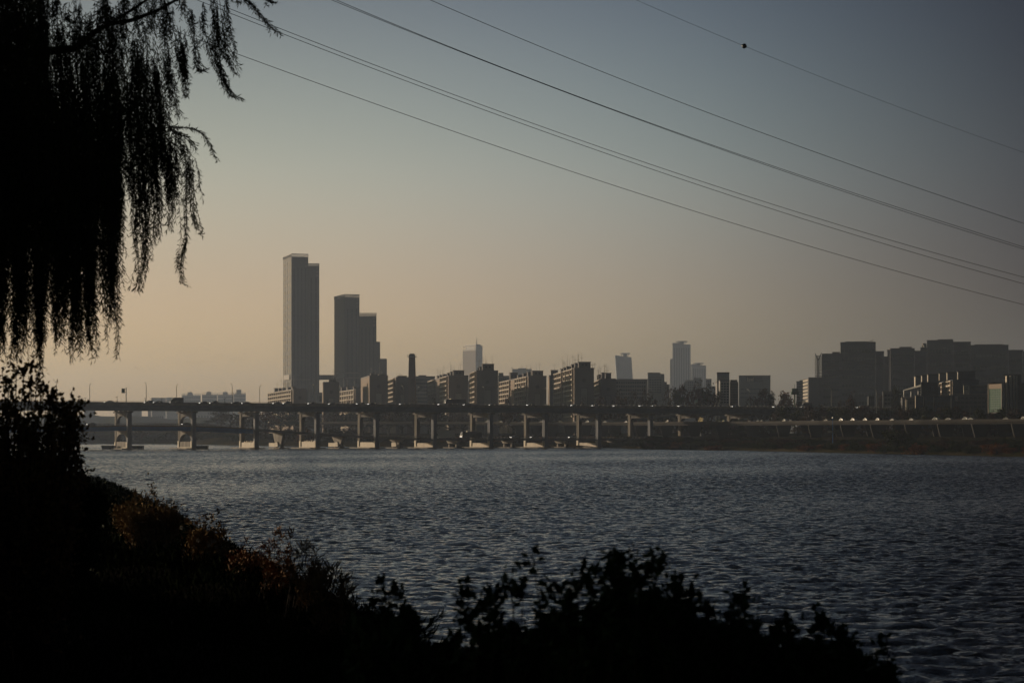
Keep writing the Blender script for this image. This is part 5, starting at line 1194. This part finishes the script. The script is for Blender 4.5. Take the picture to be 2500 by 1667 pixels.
tress([(560, -30), (600, 0), (625, 30), (650, 60), (685, 90)], 7, 5, 3, e0=.7, s0=.3); tress([(620, -30), (660, 5), (672, 16)], 5, 6, 4); tress([(560, -30), (575, 5), (580, 12)], 3, 5, 3)
tress([(545, -40), (560, 80), (572, 150)], 7, 10, 5)
for (x, y0, y1, n, w) in ((20, -60, 200, 22, 20), (60, -60, 220, 24, 20), (100, -60, 150, 20, 16), (135, -60, 130, 16, 10), (150, 100, 330, 18, 14), (190, -40, 100, 9, 12), (250, -30, 70, 12, 8), (262, -30, 130, 12, 7), (305, -30, 45, 9, 10), (330, 80, 280, 22, 14), (300, 60, 200, 10, 14), (380, 125, 300, 26, 13), (355, 120, 300, 14, 12), (230, 120, 330, 14, 18), (270, 130, 330, 16, 16), (400, 20, 160, 8, 14), (350, 30, 130, 7, 16), (210, 150, 300, 8, 12), (420, 10, 90, 6, 12), (110, 40, 170, 14, 10), (150, 50, 190, 14, 12), (190, 30, 170, 14, 14), (215, 20, 150, 12, 12), (245, 0, 120, 12, 10), (275, 10, 150, 12, 12), (305, 0, 120, 10, 12), (335, -20, 90, 10, 12), (370, -20, 90, 10, 12), (400, -40, 70, 10, 12), (440, -40, 60, 8, 12), (290, 20, 90, 6, 14), (470, 20, 110, 6, 10), (310, 200, 420, 18, 16), (345, 220, 420, 18, 14), (385, 250, 430, 16, 14), (325, 150, 420, 26, 18), (360, 200, 460, 26, 18), (395, 200, 440, 22, 14), (410, 300, 500, 18, 14), (375, 300, 520, 22, 14), (345, 330, 560, 20, 12), (430, 340, 520, 12, 12), (455, 360, 500, 9, 10), (320, 350, 500, 16, 10), (340, 90, 260, 14, 16), (270, 60, 220, 14, 16), (230, 30, 200, 12, 16), (410, 120, 260, 12, 12), (165, 0, 90, 8, 10), (495, 0, 120, 6, 8)):
    tress([(x-4, y0), (x, (y0+y1)/2), (x+3, y1)], n, w, w*.5, U(25, 27.5))
TW.tube([tuple(at(x, y, 26)) for x, y in ((290, 640), (300, 655), (310, 672), (322, 690), (337, 700))], .004, 4, .002)
TW.build('twigs', 'bark', wt)
LV.build('crown', 'willow', wt)
# off-frame part of the same crown, coarse leaves
LV = Leaves()
C = np.array([(-9.5, 26, 11.0)]); n = 26000
b = C+unit(n)*(NR.random(n)**.5)[:, None]*np.array([4.2, 5.5, 3.6]); m_ = ((b[:, 0]/b[:, 1])*FPX+CX < -60) | (b[:, 2] > 14.2)
b = b[m_]; dn = np.tile([0, 0, -1.], (len(b), 1)); LV.add(b, nrm(dn+unit(len(b))*.5), .25+.2*NR.random(len(b)), .05+.03*NR.random(len(b))); LV.build('outer_crown', 'willow', wt)

# ---- unseen trees added beyond the left frame edge to shade the near bank
def shade_tree(x, y, h, r, label, nl=16000):
    z = bank_z(x, y); t = thing('added_shade_tree', (x, y, z), label, 'tree', 'added shade trees beyond the left edge')
    mb = MB(); mb.tube([(x, y, z-.5), (x+.2, y, z+h*.3), (x, y+.1, z+h*.75)], .28, 8, .08)
    for i in range(9): a = U(0, 6.3); mb.tube([(x+.1, y, z+h*U(.2, .5)), (x+cos(a)*r*.5, y+sin(a)*r*.5, z+h*.55), (x+cos(a)*r*.85, y+sin(a)*r*.85, z+h*U(.5, .9))], .09, 5, .02)
    mb.build('trunk', 'bark', t); L2 = Leaves(); k = unit(40)*np.array([r*.75, r*.75, h*.36])+np.array([x, y, z+h*.52]); i = NR.integers(0, 40, nl)
    b = k[i]+unit(nl)*(NR.random(nl)**.5)[:, None]*r*.42; b[:, 2] = np.maximum(b[:, 2], z+.1)
    L2.add(b, unit(nl), .2+.15*NR.random(nl), .07+.05*NR.random(nl)); L2.build('crown', 'leaf_dark', t)
for i, (x, y, h, r) in enumerate(((-11.5, 17.5, 6.5, 3.2), (-8.2, 12.5, 5.0, 2.6), (-13.8, 31, 7, 3.4), (-21, 33, 7.5, 3.8), (-9.5, 18.5, 4.2, 2.4), (-16, 24, 7, 3.5), (-6.7, 16, 3.0, 1.9), (-10, 27.5, 3.6, 2.5))):
    shade_tree(x, y, h, r, 'added shade tree out of view on the levee beyond the left edge')

# ---- shrubs
def shrub(name, label, cat, base, D, tips, leaf, mat, per=60, lw=.28, group=None, fill=0, fillbox=None, cluster=.5, spread=.12, up=.3, zg=None, stemr=.006, dj=.6, pmin=.25, matstem='bark', whorl=7):
    """base: picture x of the root; tips: picture directions of the shoot ends"""
    bx = (base-CX)/FPX*D; z0 = bank_z(bx, D) if zg is None else zg
    t = thing(name, (bx, D, z0), label, cat, group); L2 = Leaves(); mb = MB()
    alltips = list(tips)
    if fillbox:
        for _ in range(fill): alltips.append((U(fillbox[0], fillbox[2]), U(fillbox[1], fillbox[3])))
    for (x, y) in alltips:
        d2 = D+U(-dj, dj); tip = np.array(at(x, y, d2)); bs = np.array([bx+U(-.25, .25)+(tip[0]-bx)*U(.2, .5), D+U(-.3, .3), z0-.05])
        mid = (bs+tip)/2+np.array([(bs[0]-tip[0])*.12, 0, U(-.02, .08)]); P = np.array([bs, (bs+mid)/2+[0, 0, .03], mid, (mid+tip)/2, tip]); mb.tube([tuple(q) for q in P], stemr, 4, stemr*.4)
        b, tg = along(P, .01); nb_ = len(b); k = max(3, int(per/whorl)); idx = (nb_-1)*(pmin+(1-pmin)*NR.random(k)**.8); idx[:3] = nb_-1, nb_-4, nb_-8; idx = np.maximum(idx, 0); idx = idx.astype(int)
        c = np.repeat(b[idx], whorl, axis=0); tt = np.repeat(tg[idx], whorl, axis=0); q = len(c)
        far = NR.random(q)[:, None]; c = c+unit(q)*spread*far*(NR.random(q)[:, None]); dd = nrm(tt*up+unit(q)*(1-up)*.9+np.array([0, 0, .15]))
        ln = leaf*(.6+.7*NR.random(q)); L2.add(c, dd, ln, ln*lw)
    mb.build('stem', matstem, t); L2.build('foliage', mat, t); return t

# foreground leafy shrubs along the bottom of the picture
FS = 'broad leaved shrubs in front of the water'
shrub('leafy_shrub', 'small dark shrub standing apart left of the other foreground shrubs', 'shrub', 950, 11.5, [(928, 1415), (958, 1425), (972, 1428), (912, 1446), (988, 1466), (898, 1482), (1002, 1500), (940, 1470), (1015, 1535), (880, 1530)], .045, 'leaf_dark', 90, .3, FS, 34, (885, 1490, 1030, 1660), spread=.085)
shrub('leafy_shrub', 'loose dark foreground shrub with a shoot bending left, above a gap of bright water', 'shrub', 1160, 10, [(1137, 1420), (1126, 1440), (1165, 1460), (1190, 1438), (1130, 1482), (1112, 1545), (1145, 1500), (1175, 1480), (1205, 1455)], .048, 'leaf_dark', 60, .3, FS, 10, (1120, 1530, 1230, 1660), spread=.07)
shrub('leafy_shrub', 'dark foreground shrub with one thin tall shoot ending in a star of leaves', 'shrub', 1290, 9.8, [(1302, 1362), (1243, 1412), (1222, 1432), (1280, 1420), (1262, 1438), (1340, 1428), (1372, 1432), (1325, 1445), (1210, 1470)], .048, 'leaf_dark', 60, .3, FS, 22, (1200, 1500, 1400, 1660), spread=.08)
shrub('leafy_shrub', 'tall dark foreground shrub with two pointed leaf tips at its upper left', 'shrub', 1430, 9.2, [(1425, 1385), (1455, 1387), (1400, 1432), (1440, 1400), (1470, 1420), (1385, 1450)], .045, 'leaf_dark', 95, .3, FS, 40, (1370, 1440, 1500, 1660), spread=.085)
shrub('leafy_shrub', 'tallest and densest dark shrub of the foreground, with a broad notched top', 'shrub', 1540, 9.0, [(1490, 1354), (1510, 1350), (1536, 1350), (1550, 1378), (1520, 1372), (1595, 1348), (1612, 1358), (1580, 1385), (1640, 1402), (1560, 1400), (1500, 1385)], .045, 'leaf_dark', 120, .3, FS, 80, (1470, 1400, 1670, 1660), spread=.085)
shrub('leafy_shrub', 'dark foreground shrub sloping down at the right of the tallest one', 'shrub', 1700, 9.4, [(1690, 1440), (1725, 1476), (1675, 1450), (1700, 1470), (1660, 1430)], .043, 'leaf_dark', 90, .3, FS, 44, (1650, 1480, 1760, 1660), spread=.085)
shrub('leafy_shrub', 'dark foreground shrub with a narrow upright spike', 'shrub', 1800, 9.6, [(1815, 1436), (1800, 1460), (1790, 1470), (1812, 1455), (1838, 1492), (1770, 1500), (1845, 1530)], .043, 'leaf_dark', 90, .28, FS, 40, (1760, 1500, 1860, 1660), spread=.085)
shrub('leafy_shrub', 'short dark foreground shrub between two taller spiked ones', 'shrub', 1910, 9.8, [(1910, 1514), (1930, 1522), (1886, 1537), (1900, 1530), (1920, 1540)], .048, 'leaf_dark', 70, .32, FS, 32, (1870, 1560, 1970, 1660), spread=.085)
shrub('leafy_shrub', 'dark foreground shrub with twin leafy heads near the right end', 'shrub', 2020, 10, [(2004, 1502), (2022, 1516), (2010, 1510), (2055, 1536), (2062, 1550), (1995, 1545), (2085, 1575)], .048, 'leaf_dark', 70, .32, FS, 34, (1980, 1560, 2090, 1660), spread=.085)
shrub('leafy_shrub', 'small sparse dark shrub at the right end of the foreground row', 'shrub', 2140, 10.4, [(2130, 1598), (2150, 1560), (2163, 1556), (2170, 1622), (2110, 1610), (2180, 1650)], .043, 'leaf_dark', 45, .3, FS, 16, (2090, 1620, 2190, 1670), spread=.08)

# the leafy tree-like shrub at the left edge
tips = [(5, 905), (30, 925), (60, 900), (78, 888), (90, 930), (20, 940), (100, 950), (118, 945), (60, 960), (108, 940), (130, 965), (140, 960), (155, 975), (165, 985), (180, 990), (190, 985), (135, 985), (170, 1005), (195, 1010), (190, 1035), (180, 1060), (195, 1085), (185, 1105), (200, 1125), (205, 1160), (190, 1150), (40, 895), (15, 915), (75, 925)]
shrub('tall_shrub', 'tall shrub with brownish green leaves hiding the left end of the bridge', 'shrub', 40, 19, tips, .055, 'leaf_mixed', 105, .3, None, 190, (-60, 990, 192, 1260), spread=.24, up=.25, stemr=.01, dj=1.2, pmin=.3)
# ridge vegetation
shrub('leafy_bush', 'dark rounded bush on the slope just below the tall left shrub', 'bush', 170, 30, [(200, 1165), (215, 1175), (235, 1195), (180, 1150), (250, 1215), (262, 1228), (150, 1160)], .08, 'leaf_dark', 90, .3, None, 130, (-60, 1190, 255, 1300), spread=.25, stemr=.012, pmin=.1)
shrub('dry_bush', 'sunlit orange brown bush on the levee edge right of the tall left shrub', 'bush', 370, 42, [(290, 1238), (305, 1228), (325, 1222), (345, 1216), (365, 1210), (385, 1222), (405, 1235), (425, 1245), (440, 1262), (330, 1205), (372, 1190)], .09, 'leaf_brown', 90, .2, None, 70, (280, 1235, 440, 1290), spread=.3, stemr=.01, pmin=.2)
shrub('dry_bush', 'brown twiggy bush with pale seed tufts right of the orange brown bush', 'bush', 490, 37, [(455, 1270), (480, 1275), (505, 1262), (520, 1258), (535, 1278), (545, 1305), (500, 1285), (520, 1300)], .08, 'leaf_brown', 70, .22, None, 40, (450, 1290, 550, 1345), spread=.22, stemr=.009, pmin=.2)
tf = thing('seed_tufts', at(512, 1330, 36.6), 'small cream seed tufts in the brown twiggy bush', 'seed heads')
for (x, y) in ((484, 1318), (518, 1322), (524, 1320), (510, 1331), (528, 1335), (443, 1288)):
    c = np.array(at(x, y, 36.4)); L2 = Leaves(); L2.add(np.tile(c, (40, 1)), unit(40), np.full(40, .045), np.full(40, .008)); L2.build('tuft', 'apt_trim', tf)
RG = 'tall weeds and reeds on the levee edge'
shrub('weed_clump', 'rusty spiky weed standing tallest on the levee edge', 'weed', 675, 29, [(672, 1296), (684, 1292), (690, 1310), (662, 1320), (705, 1335), (708, 1300), (645, 1330), (680, 1340), (598, 1318), (712, 1345)], .075, 'leaf_rust', 50, .13, RG, 20, (650, 1340, 720, 1400), spread=.1, up=.4)
shrub('weed_clump', 'low reddish weeds between the twiggy bush and the spiky weed', 'weed', 600, 31, [(575, 1340), (600, 1345), (620, 1350), (640, 1352), (560, 1350), (590, 1338), (630, 1340)], .06, 'leaf_rust', 50, .16, RG, 34, (555, 1352, 650, 1400), spread=.15)
shrub('reed_clump', 'dark reeds with bending blades right of the rusty spiky weed', 'reeds', 750, 26, [(742, 1328), (746, 1335), (730, 1355), (770, 1345), (775, 1360), (720, 1362), (762, 1370), (750, 1350)], .16, 'leaf_brown', 30, .045, RG, 22, (700, 1370, 790, 1430), spread=.1, up=.5, whorl=3)
shrub('reed_clump', 'arching dark reeds at the lower end of the levee edge', 'reeds', 810, 24, [(805, 1388), (815, 1395), (835, 1415), (840, 1425), (795, 1400), (785, 1390), (825, 1400), (845, 1440)], .17, 'leaf_brown', 28, .05, RG, 26, (770, 1410, 850, 1480), spread=.08, up=.45, whorl=3)
shrub('reed_clump', 'thin grass reeds above the gap where the bright water shows', 'reeds', 880, 21, [(850, 1480), (868, 1475), (885, 1492), (900, 1500), (862, 1500), (1020, 1535), (1040, 1545), (1060, 1535)], .14, 'leaf_dark', 30, .05, RG, 30, (850, 1500, 1080, 1600), spread=.08, up=.6, whorl=3)
for (x, y, D, lab) in ((418, 1195, 41, 'bare twig standing above the orange brown bush'), (238, 1175, 33, 'bare twig above the dark rounded bush')):
    t = thing('bare_twig', at(x, y+50, D), lab, 'twig'); mb = MB()
    for q in range(4): mb.tube([at(x, y+50, D), at(x+U(-4, 4), y+25, D), at(x+U(-10, 8), y+U(-2, 12), D)], .006, 4, .002)
    mb.build('stem', 'bark', t)

# undergrowth: weeds and grass over the levee top and slope
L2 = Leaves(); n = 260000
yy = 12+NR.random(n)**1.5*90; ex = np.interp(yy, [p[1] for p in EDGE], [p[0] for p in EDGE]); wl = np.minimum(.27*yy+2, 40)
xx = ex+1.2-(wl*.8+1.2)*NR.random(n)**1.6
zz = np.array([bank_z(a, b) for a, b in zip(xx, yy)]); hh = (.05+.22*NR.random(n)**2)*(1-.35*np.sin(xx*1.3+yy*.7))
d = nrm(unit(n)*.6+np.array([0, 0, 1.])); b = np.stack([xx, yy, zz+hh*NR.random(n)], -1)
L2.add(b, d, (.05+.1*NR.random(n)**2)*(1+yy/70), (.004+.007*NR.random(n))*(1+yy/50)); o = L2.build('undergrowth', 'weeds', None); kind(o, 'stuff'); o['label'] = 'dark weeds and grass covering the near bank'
# leafy ground cover below the foreground shrubs
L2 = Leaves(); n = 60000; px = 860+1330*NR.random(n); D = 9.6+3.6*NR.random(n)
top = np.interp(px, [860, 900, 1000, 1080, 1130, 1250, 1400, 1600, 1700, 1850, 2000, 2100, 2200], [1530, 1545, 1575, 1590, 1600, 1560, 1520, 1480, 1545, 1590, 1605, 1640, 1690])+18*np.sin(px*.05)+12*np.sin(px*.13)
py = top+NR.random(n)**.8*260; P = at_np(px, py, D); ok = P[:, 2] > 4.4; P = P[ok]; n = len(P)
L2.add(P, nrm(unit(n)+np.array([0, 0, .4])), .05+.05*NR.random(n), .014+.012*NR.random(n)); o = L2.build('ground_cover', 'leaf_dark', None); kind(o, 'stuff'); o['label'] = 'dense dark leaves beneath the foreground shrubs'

# ================================================================ HAZE
hm = bpy.data.materials.new('evening_haze'); hm.use_nodes = True; t = hm.node_tree; t.nodes.clear()
pv = t.nodes.new('ShaderNodeVolumePrincipled'); pv.inputs['Color'].default_value = (*HAZE_C, 1); pv.inputs['Density'].default_value = HAZE_D; pv.inputs['Anisotropy'].default_value = HAZE_G
ou = t.nodes.new('ShaderNodeOutputMaterial'); t.links.new(pv.outputs[0], ou.inputs['Volume'])
hz = MB().box(-4500, -200, -4.2, 4500, 8900, 264).build('haze', hm); kind(hz, 'stuff'); hz.display_type = 'WIRE'
